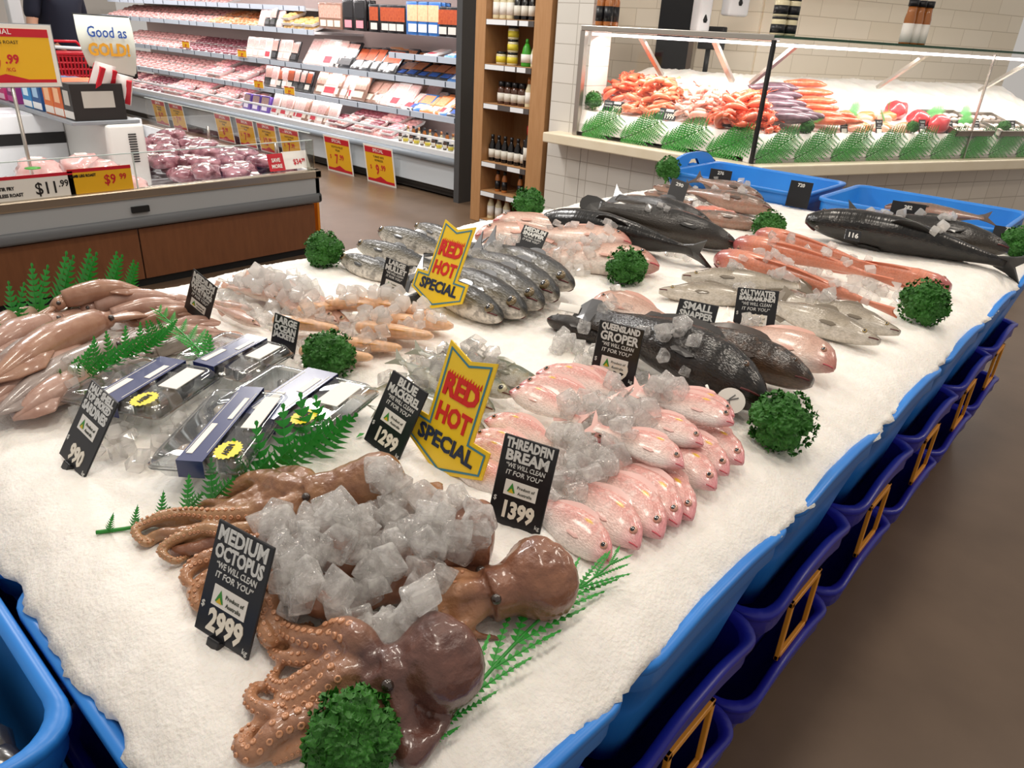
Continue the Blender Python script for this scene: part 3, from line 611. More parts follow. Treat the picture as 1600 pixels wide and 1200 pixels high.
carton('red carton at the far end of the row on the divider', 1.80, 6.9, .886, .30, .2, .17, ('a82530', 'e0d0d0', 'f0c0b8'))
def bag(label, x, y, z, rz):
    t = empty('snack_bag', label, 'bag', (x, y, z), (.35, .25, rz))
    v, f = [], []
    n, m_ = 8, 8
    for s in (1, -1):
        for j in range(m_ + 1):
            for i in range(n + 1):
                u, q = i / n - .5, j / m_; th = .035 * (1 - (2 * u) ** 4) * (1 - (2 * q - 1) ** 4); v.append((u * .15, s * th, q * .2))
    for k in range(2):
        for j in range(m_):
            for i in range(n):
                a = k * (n + 1) * (m_ + 1) + j * (n + 1) + i; q = (a, a + 1, a + n + 2, a + n + 1); f.append(q if k else q[::-1])
    MB().add(v, f).ob('pouch', mat('bag_white', 'e9e2de', .35), t)
    MB().box(-.05, -.02, -.038, .038, .02, .18).box(.04, .07, -.03, .03, .02, .18).ob('red_stripe', redp, t, False)
bag('white and red snack bag slumped out of the black carton', 1.98, 5.36, 1.04, .3); bag('white and red snack bag leaning over the carton edge', 2.12, 5.40, .98, -.5)
# roasts in the near basin and dark meat in the far basin
film = mat('packed_roast', 'd59c98', .15, 'e8c6c0', 18, coat=1)
film2 = mat('dark_packed_meat', '5d2231', .2, 'b07f86', 16, coat=1, contrast=.18)
def lump(m, sx, sy, sz, sd, name='meat_pack', lab='white'):
    t = bpy.data.objects.new(name, None); COL.objects.link(t); bm = bmesh.new(); bmesh.ops.create_icosphere(bm, subdivisions=3, radius=1)
    for v in bm.verts:
        k = 1 + .25 * noise.noise(v.co * 1.8 + Vector((sd, 0, 0))) + .10 * noise.noise(v.co * 5 + Vector((0, sd, 0))); v.co = Vector((v.co.x * sx * k, v.co.y * sy * k, max(-.6, v.co.z) * sz * k))
    bm.verts.index_update(); MB().add([v.co.copy() for v in bm.verts], [[q.index for q in f.verts] for f in bm.faces]).ob('wrapped_meat', m, t); bm.free()
    MB().box(-sx * .3, sx * .25, -sy * .35, sy * .2, sz * .80, sz * 1.0, .004).ob('paper_label', m_white, t, False)
    return t
RO = [lump(film, .13, .10, .085, k) for k in range(3)]; DK = [lump(film2, .13, .10, .055, k + 5) for k in range(3)]
for k, (px, py) in enumerate([(20, 310), (55, 290), (60, 265), (110, 285), (165, 270), (195, 280), (130, 258), (215, 300), (150, 300)]):
    p = PZ(px, py, .62); r = RO[k % 3]; p.y = max(p.y, 4.68); p.x = min(p.x, 1.85)
    cput(r, p.x, p.y, .56 + (.0 if k % 2 else .05), 'pink packed roast with paper label in the near freezer basin', 'meat pack', 'roasts in the near freezer basin', 0, rnd.uniform(-1, 1), 1)
MB().lathe([(0, 0), (.04, 0), (.04, .004), (0, .004)], 16).xf(Matrix.Translation((1.36, 4.8, .71))).ob('round_sticker', m_green); tag(bpy.data.objects['round_sticker'], 'bright green round sticker on top of a packed roast', 'sticker')
k = 0
for y in np.arange(4.78, 6.5, .19):
    for x in np.arange(2.34, 2.96, .2):
        k += 1; cput(DK[k % 3], x + rnd.uniform(-.03, .03), y + rnd.uniform(-.03, .03), .50 + rnd.uniform(0, .04) + (.06 if k % 3 else 0), 'dark red packed meat in the far freezer basin', 'meat pack', 'dark meat in the far freezer basin', 0, rnd.uniform(-1.5, 1.5), 1)
# price tickets on the freezer
def strip(label, M, w, h, mm, txts, top=None):
    t = empty('price_strip', label, 'price sign'); t.matrix_world = M
    MB().box(-w / 2, w / 2, 0, h, -.002, 0).ob('card', mm, t, False)
    if top: MB().box(-w / 2, w / 2, h * .86, h, 0, .001).ob('red_edge', top, t, False)
    for txt, x, y, s, m_, al in txts:
        q = MB(); put_text(q, txt, x, y, s, z=.0015, align=al, sx=.85, bold=.001); q.ob('lettering', m_, t, False)
p = PY(55, 322, 4.515); strip('white ticket reading 11.99 behind the freezer front glass', facing((p.x, 4.535, .60), (1, 0, 0)), .44, .125, m_white, [('$11', .14, .02, .09, blk_ink, 'RIGHT'), ('.99', .14, .05, .05, blk_ink, 'LEFT'), ('BEEF STIR FRY', -.2, .055, .024, blk_ink, 'LEFT'), ('BONELESS ROAST', -.2, .02, .024, blk_ink, 'LEFT')], redp)
strip('yellow ticket reading 9.99 behind the freezer front glass', facing((PY(165, 305, 4.515).x, 4.535, .60), (1, 0, 0)), .34, .135, yel, [('$9', .08, .04, .075, redp, 'RIGHT'), ('99', .10, .06, .045, redp, 'LEFT'), ('LAMB LEG ROAST', -.16, .09, .02, blk_ink, 'LEFT')], redp)
strip('small red ticket in the dark meat basin', facing((2.78, 4.60, .60), (1, 0, 0), (0, .3, 1)), .12, .115, redp, [('SAVE', 0, .06, .035, m_white, 'CENTER'), ('MORE', 0, .02, .035, m_white, 'CENTER')])
strip('white ticket reading 34 in the dark meat basin', facing((2.95, 4.62, .60), (1, 0, .0), (0, .4, 1)), .20, .12, m_white, [('$34', .04, .03, .05, redp, 'RIGHT'), ('.99', .04, .045, .03, redp, 'LEFT')])
# big yellow sign on a stand and the curved card sign
y0 = 4.95; a, b = PY(97, 135, y0), PY(80, 40, y0); h = (b - a).length
M = frame_mtx(((a.x) - .27, y0, a.z), (1, 0, .0), (b.x - a.x + .02, 0, b.z - a.z))
t = price_sign('price_sign', 'big yellow sign reading leg roast 9.99 standing over the freezer', M, .54, h, '9', 'LAMB LEG ROAST|', 'SPECIAL')
MB().box(-.275, .275, -.005, h + .005, -.010, -.003).ob('frame', grey_p, t, False)
MB().tube([(.02, 0, -.01), (.02, -.38, -.01), (.02, -.66, -.01)], .010).ob('stand_pole', steel, t)
tx = MB(); put_text(tx, '/KG', .03, h * .25, .028, z=.003); tx.ob('red_lettering', redp, t, False)
q = [PY(113, 22, 5.4), PY(200, 28, 5.4), PY(213, 122, 5.4), PY(140, 105, 5.4)]
t = empty('card_sign', 'curved pale card sign reading good as gold above the freezer cartons', 'sign', tuple(q[3]))
v, f = [], []
n = 12
for s in (0, 1):
    for j in range(n + 1):
        k = j / n; l = q[3].lerp(q[0], k); r = q[2].lerp(q[1], k); c = .05 * math.sin(k * PI * .9) * (1 if s == 0 else 1)
        for i in range(5):
            u = i / 4; p = l.lerp(r, u) - q[3]; v.append((p.x - .03 * math.sin(k * PI) * (1 - u), p.y - c + s * .004, p.z))
for s in (0, 1):
    for j in range(n):
        for i in range(4): a = s * 5 * (n + 1) + j * 5 + i; qd = (a, a + 1, a + 6, a + 5); f.append(qd if s == 0 else qd[::-1])
link('card', new_mesh('card', v, f, None, True, [mat('pale_card', 'dfe3d8', .5)]), t)
ed = MB(); ed.tube([tuple(q[1] - q[3]), tuple(q[2] - q[3])], .012, 6).tube([tuple(q[0] - q[3]), tuple(q[1] - q[3])], .008, 6).tube([tuple(q[3] - q[3]), tuple(q[2] - q[3])], .008, 6); ed.ob('dark_frame', dark_m, t)
xa = (q[1] - q[0]).normalized(); ua = (q[1] - q[2]).normalized(); Mx = frame_mtx((q[3] + q[1]) / 2 + Vector((0, -.056, 0)), xa, ua)
for tx_, yy, sz, mm, bo, sx in (('Good as', .03, .088, mat('blue_ink', '2a55a8', .5), .001, .8), ('GOLD!', -.075, .098, mat('gold_ink', 'e0a02a', .5), .004, .85)):
    g = MB(); put_text(g, tx_, -.025, yy, sz, bold=bo, sx=sx, z=.0); g.xf(Matrix.Translation(-q[3]) @ Mx); g.ob('blue_lettering' if yy > 0 else 'gold_lettering', mm, t, False)
MB().tube([tuple((q[2] - q[3]) * .5), tuple((q[2] - q[3]) * .5 + Vector((0, 0, -.3)))], .008).ob('stand_pole', steel, t)
# far shop: produce wall, pale post, shopper with a red basket
t = empty('far_display_fridge', 'far open fridge with bright packets behind the yellow sign', 'fridge', (.9, 12.6, 0))
MB().box(-.9, 2.6, 0, .6, 0, .5, .01).box(-.9, 2.6, .55, .6, .5, 2.2).box(-.9, 2.6, .05, .55, .95, 1.0).box(-.9, 2.6, .05, .55, 1.42, 1.47).ob('body', white_p, t, False)
pc = ['d8c83a', '7a5a2a', '6aa03a', 'd8d4cc', 'a33a2a', '3a6aa8']
for k in range(42):
    z = (.5, 1.0, 1.47)[k % 3]; c = rnd.choice(pc); o = MB().box(0, .14, 0, .2, 0, .2 + rnd.random() * .12, .02).ob('packet', mat('packet_' + c, c, .4)); o.location = (.05 + (k // 3) * .24, 12.75, z)
    tag(o, 'bright packet on the far open fridge shelves', 'packet', 'packets in the far fridge')
o = MB().box(-.06, .06, -.06, .06, 0, 3.0, .01).ob('pillar', white_p); o.location = PY(27, 40, 9.5) * 1; o.location.z = 0; tag(o, 'pale slim post beyond the yellow freezer sign', 'post')
o = MB().box(-3, 6.2, 0, .15, 0, 3).ob('wall_far', mat('far_wall', 'd5d0c8', .6), None, False); o.location = (0, 15.2, 0); o['kind'] = 'structure'
def skin_body(name, joints, edges, radii, m, parent, sub=2):
    me = bpy.data.meshes.new(name); me.from_pydata(joints, edges, []); o = bpy.data.objects.new(name, me); COL.objects.link(o)
    md = o.modifiers.new('skin', 'SKIN'); me.skin_vertices.new() if not me.skin_vertices else None
    for i, r in enumerate(radii): me.skin_vertices[0].data[i].radius = (r, r) if not isinstance(r, tuple) else r
    me.skin_vertices[0].data[0].use_root = True
    s = o.modifiers.new('sub', 'SUBSURF'); s.levels = sub; s.render_levels = sub
    dg = bpy.context.evaluated_depsgraph_get(); me2 = bpy.data.meshes.new_from_object(o.evaluated_get(dg)); bpy.data.objects.remove(o)
    me2.materials.clear(); me2.materials.append(m); me2.polygons.foreach_set('use_smooth', [True] * len(me2.polygons))
    return link(name, me2, parent)
def shopper():
    base = PY(98, 60, 8.6); t = empty('person', 'shopper in a dark navy top and trousers standing behind the card sign', 'person', (base.x, 8.6, 0), (0, 0, .4)); t.scale = (1.16, 1.16, 1.16)
    sk = mat('skin', 'c69a80', .5, sss=.2); nv = mat('navy_cloth', '161a2b', .85)
    J = [(0, 0, .95), (0, 0, 1.12), (0, .0, 1.32), (0, .0, 1.46), (0, 0, 1.52), (0, -.02, 1.60), (0, -.02, 1.70), (.10, 0, .92), (.11, -.01, .5), (.11, .02, .08), (.11, -.10, .04), (-.10, 0, .92), (-.11, -.01, .5), (-.11, .02, .08), (-.11, -.10, .04),
         (.19, .0, 1.42), (.26, .02, 1.14), (.24, -.12, .92), (-.19, 0, 1.42), (-.26, .02, 1.14), (-.24, -.14, .92)]
    E = [(0, 1), (1, 2), (2, 3), (3, 4), (4, 5), (5, 6), (0, 7), (7, 8), (8, 9), (9, 10), (0, 11), (11, 12), (12, 13), (13, 14), (3, 15), (15, 16), (16, 17), (3, 18), (18, 19), (19, 20)]
    R = [.15, .14, .16, .11, .055, .085, .10, .09, .06, .04, .035, .09, .06, .04, .035, .055, .042, .03, .055, .042, .03]
    skin_body('body', J, E, R, sk, t)
    skin_body('navy_shirt', [(0, 0, .93), (0, 0, 1.12), (0, 0, 1.32), (0, 0, 1.45), (.19, 0, 1.43), (.25, .02, 1.2), (-.19, 0, 1.43), (-.25, .02, 1.2)], [(0, 1), (1, 2), (2, 3), (3, 4), (4, 5), (3, 6), (6, 7)], [.175, .165, .185, .12, .075, .06, .075, .06], nv, t)
    skin_body('dark_trousers', [(0, 0, .97), (.10, 0, .90), (.11, -.01, .5), (.11, .02, .07), (-.10, 0, .90), (-.11, -.01, .5), (-.11, .02, .07)], [(0, 1), (1, 2), (2, 3), (0, 4), (4, 5), (5, 6)], [.17, .115, .08, .065, .115, .08, .065], mat('dark_denim', '12141c', .85), t)
    MB().lathe([(0, .0), (.075, .02), (.102, .07), (.09, .13), (.0, .165)], 16).xf(Matrix.Translation((0, .005, 1.655))).ob('hair', mat('dark_hair', '2a1d16', .7), t)
    fc = MB()
    for s in (-1, 1): fc.lathe([(0, 0), (.01, .002), (.012, .006), (0, .012)], 8, (0, 0, 0)).xf(Matrix.Identity(4))
    e = MB()
    for s in (-1, 1): e.add(*lathe([(0, 0), (.012, .003), (0, .006)], 8)); 
    e.xf(Matrix.Rotation(PI / 2, 4, 'X')); n_ = len(e.v) // 2
    for i, p in enumerate(e.v): p.x += (-.033 if i < n_ else .033); p.y += -.112; p.z += 1.68
    e.ob('eye', dark_m, t)
    MB().box(-.012, .012, -.145, -.10, 1.635, 1.675, .008).ob('nose', sk, t); MB().box(-.025, .025, -.118, -.10, 1.605, 1.613, .003).ob('mouth', mat('lip', '9a5a50', .5), t)
    for s in (-1, 1):
        for k in range(5):
            bx = s * (.24 + (-.02 + .011 * k)); MB().tube([(bx, -.13, .91), (bx, -.15, .86 - (.004 * k if k < 4 else 0)), (bx - s * .005, -.15, .825 if k else .85)], [.009, .009, .007], 6).ob('finger', sk, t)
    return t
shopper()
def basket():
    p = PY(108, 105, 8.0); t = empty('shopping_basket', 'red shopping basket on a trolley behind the yellow price sign', 'basket', (p.x, 8.0, p.z - .14))
    rb = MB()
    for k in range(5): z = .02 + .055 * k; s = .8 + .05 * k; rb.tube([(-.17 * s, -.12 * s, z), (.17 * s, -.12 * s, z), (.17 * s, .12 * s, z), (-.17 * s, .12 * s, z), (-.17 * s, -.12 * s, z)], .010, 5)
    for k in range(10): x = -.15 + .033 * k; rb.tube([(x * .85, -.1, .02), (x, -.122, .25)], .008, 5).tube([(x * .85, .1, .02), (x, .122, .25)], .008, 5)
    rb.box(-.14, .14, -.1, .1, 0, .02); rb.ob('basket_shell', redp, t, False)
    MB().box(-.19, .19, -.14, .14, .25, .275, .006).ob('rim', redp, t, False); MB().tube([(-.18, 0, .27), (-.1, 0, .36), (.1, 0, .36), (.18, 0, .27)], .012, 8).ob('handle', redp, t)
    z0 = p.z - .14
    MB().box(-.2, .2, -.15, .15, -.03, -.005).tube([(-.17, -.12, -.03), (-.17, -.12, -z0 + .04)], .012).tube([(.17, -.12, -.03), (.17, -.12, -z0 + .04)], .012).tube([(-.17, .12, -.03), (-.17, .12, -z0 + .04)], .012).tube([(.17, .12, -.03), (.17, .12, -z0 + .04)], .012).ob('trolley_frame', steel, t)
    for sx in (-.17, .17):
        for sy in (-.12, .12): MB().lathe([(0, -.012), (.04, -.012), (.04, .012), (0, .012)], 12).xf(Matrix.Translation((sx, sy, -z0 + .04)) @ Matrix.Rotation(PI / 2, 4, 'X')).ob('wheel', dark_m, t)
    MB().tube([(-.25, -.16, .42 - .1), (.3, -.16, .40 - .1)], .014).tube([(.3, -.16, .3), (.2, -.13, -.02)], .01).tube([(-.25, -.16, .32), (-.2, -.13, -.02)], .01).ob('push_bar', white_p, t)
    MB().box(.2, .32, -.05, .15, -.1, .28, .02).ob('green_bag', mat('green_bag', '123f22', .7), t)
basket()
# ================================================================== fish tubs that form the table
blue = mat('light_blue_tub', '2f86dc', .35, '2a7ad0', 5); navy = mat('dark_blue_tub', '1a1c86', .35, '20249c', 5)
orange = mat('orange_holder', 'd9902a', .4)
def tub_mesh(w, d, h, inset, r, arch=0.0, wall=.006, lip=.016, depth=None):
    """open tub: outer wall, rolled rim and inner wall; w along X, d along Y, rim at z=h; arch lifts the middle of the Y-facing rims"""
    def ring(ww, dd, z, rr, lift):
        out = []; n = 6
        cs = [(ww / 2 - rr, dd / 2 - rr, 0), (-ww / 2 + rr, dd / 2 - rr, PI / 2), (-ww / 2 + rr, -dd / 2 + rr, PI), (ww / 2 - rr, -dd / 2 + rr, 1.5 * PI)]
        for ci, (cx, cy, a0) in enumerate(cs):
            for i in range(n + 1):
                a = a0 + PI / 2 * i / n; out.append((cx + rr * math.cos(a), cy + rr * math.sin(a)))
            nx = cs[(ci + 1) % 4]; a1 = a0 + PI / 2
            p0 = (cx + rr * math.cos(a1), cy + rr * math.sin(a1)); p1 = (nx[0] + rr * math.cos(a1), nx[1] + rr * math.sin(a1))
            for i in range(1, 12): k = i / 12; out.append((p0[0] + (p1[0] - p0[0]) * k, p0[1] + (p1[1] - p0[1]) * k))
        res = []
        for x, y in out:
            b = arch * sstep(1.25 * (1 - abs(x) / (ww / 2))) if lift and abs(y) > dd / 2 - .004 else 0
            res.append((x, y, z + b * lift))
        return res
    L = [ring(w - 2 * inset, d - 2 * inset, 0, r * .8, 0), ring(w - 2 * inset * .55, d - 2 * inset * .55, h * .5, r, .25), ring(w - 2 * lip, d - 2 * lip, h - .062, r, .8), ring(w - 2 * lip * .55, d - 2 * lip * .55, h - .058, r, .9),
         ring(w - 2 * lip * .55, d - 2 * lip * .55, h - .018, r, 1), ring(w, d, h - .015, r, 1), ring(w, d, h - .004, r, 1), ring(w - .004, d - .004, h, r, 1),
         ring(w - 2 * lip, d - 2 * lip, h, r, 1), ring(w - 2 * lip - 2 * wall, d - 2 * lip - 2 * wall, h - .008, r, 1), ring(w - 2 * inset * .55 - 2 * wall, d - 2 * inset * .55 - 2 * wall, h * .5, r, .25), ring(w - 2 * inset - 2 * wall, d - 2 * inset - 2 * wall, wall, r * .8, 0)]
    m = len(L[0]); v = [p for q in L for p in q]; f = []
    for i in range(len(L) - 1):
        for j in range(m): f.append((i * m + j, i * m + (j + 1) % m, (i + 1) * m + (j + 1) % m, (i + 1) * m + j))
    f.append(tuple(reversed(range(m)))); f.append(tuple((len(L) - 1) * m + j for j in range(m)))
    k = 5  # split body / rim rings
    return v, f, m
def split_tub(name, args, mm, mrim=None):
    v, f, m = tub_mesh(*args); nb = 4; nr = 9
    body = f[:nb * m] + f[nr * m:]; rim = f[nb * m:nr * m]
    def used_only(fs):
        ids = sorted({i for q in fs for i in q}); k = {a: b for b, a in enumerate(ids)}; return [v[i] for i in ids], [tuple(k[i] for i in q) for q in fs]
    (bv, bf), (rv, rf) = used_only(body), used_only(rim)
    return new_mesh(name + '_shell', bv, bf, None, True, [mm]), new_mesh(name + '_rim', rv, rf, None, True, [mrim or mm])
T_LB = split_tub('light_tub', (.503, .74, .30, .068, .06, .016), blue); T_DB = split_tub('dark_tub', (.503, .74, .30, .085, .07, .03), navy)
def tub(meshes, loc, label, holder=False, group=None, rz=0):
    t = empty('fish_tub', label, 'tub', loc, (0, 0, rz), group); link('shell', meshes[0], t); link('rim', meshes[1], t)
    if holder:
        h = MB(); x0, x1, z0, z1, y = -.075, .075, .085, .235, -.37 + .045
        for a, b in (((x0, z0), (x1, z0)), ((x1, z0), (x1, z1)), ((x1, z1), (x0, z1)), ((x0, z1), (x0, z0))):
            h.box(min(a[0], b[0]) - .007, max(a[0], b[0]) + .007, y - .028 - .008, y - .028 + .002, min(a[1], b[1]) - .007, max(a[1], b[1]) + .007, .002)
        h.ob('label_holder', orange, t, False)
    return t
TX0, TY0, TP = .140, .300, .503
ords = ['nearest', 'second nearest', 'third', 'fourth', 'fifth', 'sixth', 'seventh']
for k in range(7):
    cx = TX0 + TP * (k + .5); dz = rnd.uniform(-.004, .004)
    tub(T_LB, (cx, TY0 + .37, .505 + dz), f'light blue ice tub in the aisle side row, {ords[k]} to the octopuses')
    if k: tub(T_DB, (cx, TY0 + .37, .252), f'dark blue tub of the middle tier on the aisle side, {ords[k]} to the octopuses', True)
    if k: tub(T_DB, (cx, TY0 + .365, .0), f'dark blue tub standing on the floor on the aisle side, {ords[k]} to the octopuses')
T_LS = split_tub('small_light_tub', (.503, .30, .30, .06, .05, .0), blue)
tub(T_LS, (TX0 + TP * .5, 1.96, .505), 'short light blue ice tub at the far corner of the end row')
for j, nm in ((1, 'second'),):
    tub(T_LB, (TX0 + TP * .5, TY0 + .37 + .755 * j, .505), f'light blue ice tub in the end row facing the viewer, {nm} from the aisle')
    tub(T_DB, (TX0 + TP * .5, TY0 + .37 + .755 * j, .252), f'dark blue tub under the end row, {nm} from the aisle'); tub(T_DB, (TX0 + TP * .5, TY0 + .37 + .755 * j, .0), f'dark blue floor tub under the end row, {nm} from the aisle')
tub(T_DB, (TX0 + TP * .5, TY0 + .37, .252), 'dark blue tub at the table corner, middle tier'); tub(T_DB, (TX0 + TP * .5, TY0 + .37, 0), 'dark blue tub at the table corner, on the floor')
# blue tubs along the far end, rims just above the ice
T_BK = split_tub('back_tub', (.78, .60, .28, .05, .06, .0), blue)
bt = []
for k, (cy, lab) in enumerate(((1.68, 'long light blue tub across the far table end, with the hand hole'), (.85, 'long light blue tub across the far table end, nearest to the aisle'))):
    t = tub(T_BK, (3.86, cy, .645), lab, rz=PI / 2); bt.append(t)
    tub(T_BK, (3.86, cy, .43), lab.replace('light blue', 'blue') + ', one tier down', rz=PI / 2); tub(T_BK, (3.86, cy, .215), lab.replace('light blue', 'blue') + ', two tiers down', rz=PI / 2); tub(T_BK, (3.86, cy, .0), lab.replace('light blue', 'blue') + ', lowest of its stack', rz=PI / 2)
# raised end handle with its hole on the far side of the first tub
def handle(t, y, x0=-.26, x1=.26):
    """arched end handle across the tub's short side, with a hand hole"""
    v = []; f = []; n = 16
    for s in (-1, 1):
        for i in range(n + 1):
            u = -1 + 2 * i / n; x = u * .26; h = .075 * (1 - abs(u) ** 3)
            hole = abs(u) < .25
            for z in (.268, .29 if hole else .275, .315 if hole else .285, .275 + max(h, .001) if not hole else .275 + h): v.append((y + s * .008, x, z))
    st = 4
    for s in range(2):
        o = s * (n + 1) * st
        for i in range(n):
            um = -1 + 2 * (i + .5) / n
            for k in range(3):
                if k == 1 and abs(um) < .25: continue
                a = o + i * st + k; q = (a, a + 1, a + st + 1, a + st); f.append(q if s else q[::-1])
    for i in range(n): a = i * st + 3; b = a + (n + 1) * st; f.append((a, a + st, b + st, b))
    link('end_handle', new_mesh('end_handle', v, f, None, False, [blue]), t)
handle(bt[0], .385)
# two tubs standing beside the table near the viewer
T_SD = split_tub('side_tub', (.52, .44, .30, .05, .06, .0), blue)
for k, (cx, cy, lab) in enumerate(((-.125, .955, 'light blue tub of dark shellfish beside the table corner'), (-.125, 1.43, 'light blue tub beside the table, behind the shellfish tub'))):
    t = tub(T_SD, (cx, cy, .495), lab); tub(T_SD, (cx, cy, .245), 'blue tub under the ' + ('shellfish tub' if not k else 'tub behind the shellfish tub')); tub(T_SD, (cx, cy, .0), 'blue floor tub under the ' + ('shellfish tub stack' if not k else 'tub stack behind the shellfish'))

# ------------------------------------------------------------------ the bed of crushed ice
IX0, IX1, IY0, IY1 = .150, 3.60, .306, 2.10
def hz(x, y):
    d = min(x - IX0, IX1 + .3 - x, y - IY0, IY1 - y); z = .856 + .010 * noise.noise(Vector((x * 4, y * 4, 0))) + .004 * noise.noise(Vector((x * 16, y * 16, 2)))
    e = min(1.15, max(0., 1 - d / .13)); z -= .052 * e ** 2.2
    return z
def ice_table():
    st = .009; nx, ny = int((IX1 - IX0) / st), int((IY1 - IY0) / st); v = []; f = []
    for j in range(ny + 1):
        for i in range(nx + 1):
            x = IX0 + (IX1 - IX0) * i / nx; y = IY0 + (IY1 - IY0) * j / ny; ed = min(i, j, nx - i, ny - j)
            k = .0030 * noise.noise(Vector((x * 140, y * 140, 5))) + .0016 * noise.noise(Vector((x * 330, y * 330, 9)))
            jx = .016 * noise.noise(Vector((x * 22, y * 22, 11))) + .006 * noise.noise(Vector((x * 80, y * 80, 11))) if ed == 0 else 0
            v.append((x + (jx if i == 0 else 0), y + (jx if j == 0 else 0), max(hz(x, y) + k - (.012 if ed == 0 else 0), .805)))
    for j in range(ny):
        for i in range(nx): a = j * (nx + 1) + i; f.append((a, a + 1, a + nx + 2, a + nx + 1))
    # skirt down into the tubs
    rim = [i for i in range(nx + 1)] + [(j + 1) * (nx + 1) - 1 for j in range(1, ny + 1)] + [ny * (nx + 1) + i for i in range(nx - 1, -1, -1)] + [j * (nx + 1) for j in range(ny - 1, 0, -1)]
    o = len(v); v += [(v[i][0] + (.055 if v[i][0] < IX0 + .03 else 0), v[i][1] + (.055 if v[i][1] < IY0 + .03 else 0), .74) for i in rim]; m = len(rim)
    for k in range(m): f.append((rim[(k + 1) % m], rim[k], o + k, o + (k + 1) % m))
    f.append(tuple(o + k for k in range(m)))
    return link('crushed_ice', new_mesh('crushed_ice', v, f, None, True, [mat('crushed_ice', 'ece7df', .55, sss=.15, bump=.55, bscale=170, c2='f6f2ec', scale=30)]))
tag(ice_table(), 'wide bed of white crushed ice filling the table of blue tubs', 'ice', kind='stuff')
for k, (t, lab) in enumerate(((bt[0], 'crushed ice inside the long tub with the hand hole'), (bt[1], 'crushed ice inside the long tub nearest to the aisle'))):
    c = t.location; v = []; f = []; n = 24
    for j in range(n + 1):
        for i in range(n + 1):
            x, y = c.x - .24 + .48 * i / n, c.y - .34 + .68 * j / n; v.append((x, y, .79 + .012 * noise.noise(Vector((x * 14, y * 14, 0)))))
    for j in range(n):
        for i in range(n): a = j * (n + 1) + i; f.append((a, a + 1, a + n + 2, a + n + 1))
    tag(link('crushed_ice', new_mesh('ice_fill', v, f, None, True, [MATS['crushed_ice']])), lab, 'ice', kind='stuff')
def TB(px, py, dz=0.0):
    z = .856
    for _ in range(6):
        p = PZ(px, py, z + dz); z = hz(p.x, p.y)
    return Vector((p.x, p.y, z + dz))
# ================================================================== fish
PROF = {
 'bream': [(0, .012, .012, .010), (.03, .045, .028, .028), (.08, .085, .05, .045), (.15, .120, .08, .056), (.27, .142, .105, .062), (.42, .132, .108, .058), (.58, .10, .085, .044), (.72, .06, .052, .026), (.82, .036, .034, .015), (.88, .042, .04, .008)],
 'snapper': [(0, .02, .02, .012), (.03, .075, .035, .035), (.08, .13, .06, .055), (.15, .165, .09, .07), (.27, .185, .125, .078), (.42, .165, .13, .07), (.58, .12, .10, .052), (.72, .066, .058, .03), (.82, .04, .036, .016), (.88, .046, .044, .008)],
 'mullet': [(0, .022, .02, .025), (.03, .042, .04, .045), (.09, .062, .06, .062), (.18, .08, .08, .073), (.32, .092, .096, .078), (.5, .086, .09, .07), (.66, .062, .064, .045), (.78, .042, .04, .025), (.84, .036, .034, .015), (.88, .04, .038, .008)],
 'mackerel': [(0, .008, .01, .010), (.04, .034, .034, .03), (.12, .062, .064, .052), (.25, .085, .09, .066), (.42, .088, .092, .066), (.6, .06, .062, .046), (.75, .03, .03, .022), (.84, .014, .014, .012), (.88, .02, .02, .006)],
 'groper': [(0, .03, .03, .03), (.03, .06, .06, .06), (.1, .10, .085, .085), (.2, .13, .105, .10), (.34, .14, .115, .10), (.5, .125, .10, .085), (.66, .09, .08, .058), (.78, .065, .06, .035), (.86, .06, .056, .022), (.9, .064, .06, .012)],
 'barra': [(0, .012, .03, .02), (.04, .028, .045, .035), (.12, .045, .07, .052), (.22, .085, .09, .064), (.36, .115, .105, .07), (.52, .10, .09, .06), (.68, .066, .06, .04), (.8, .046, .042, .022), (.87, .046, .044, .012)],
 'redfish': [(0, .03, .03, .03), (.03, .055, .045, .048), (.1, .072, .06, .06), (.22, .078, .066, .064), (.4, .068, .058, .054), (.58, .05, .044, .038), (.74, .032, .028, .022), (.86, .016, .015, .011), (.9, .016, .016, .006)],
 'salmonid': [(0, .016, .02, .02), (.04, .04, .045, .045), (.12, .07, .07, .066), (.26, .098, .098, .08), (.42, .104, .104, .08), (.6, .08, .08, .058), (.74, .05, .05, .034), (.84, .036, .034, .018), (.88, .042, .04, .010)],
 'whiting': [(0, .006, .012, .010), (.05, .03, .03, .028), (.14, .05, .048, .046), (.28, .064, .062, .054), (.45, .058, .058, .05), (.62, .042, .042, .036), (.78, .026, .024, .02), (.86, .022, .02, .012), (.9, .026, .024, .006)],
 'jacket': [(0, .055, .055, .035), (.03, .085, .08, .05), (.12, .11, .10, .06), (.3, .11, .105, .06), (.5, .10, .095, .055), (.7, .07, .068, .045), (.85, .045, .044, .034), (.9, .02, .02, .014)],
}
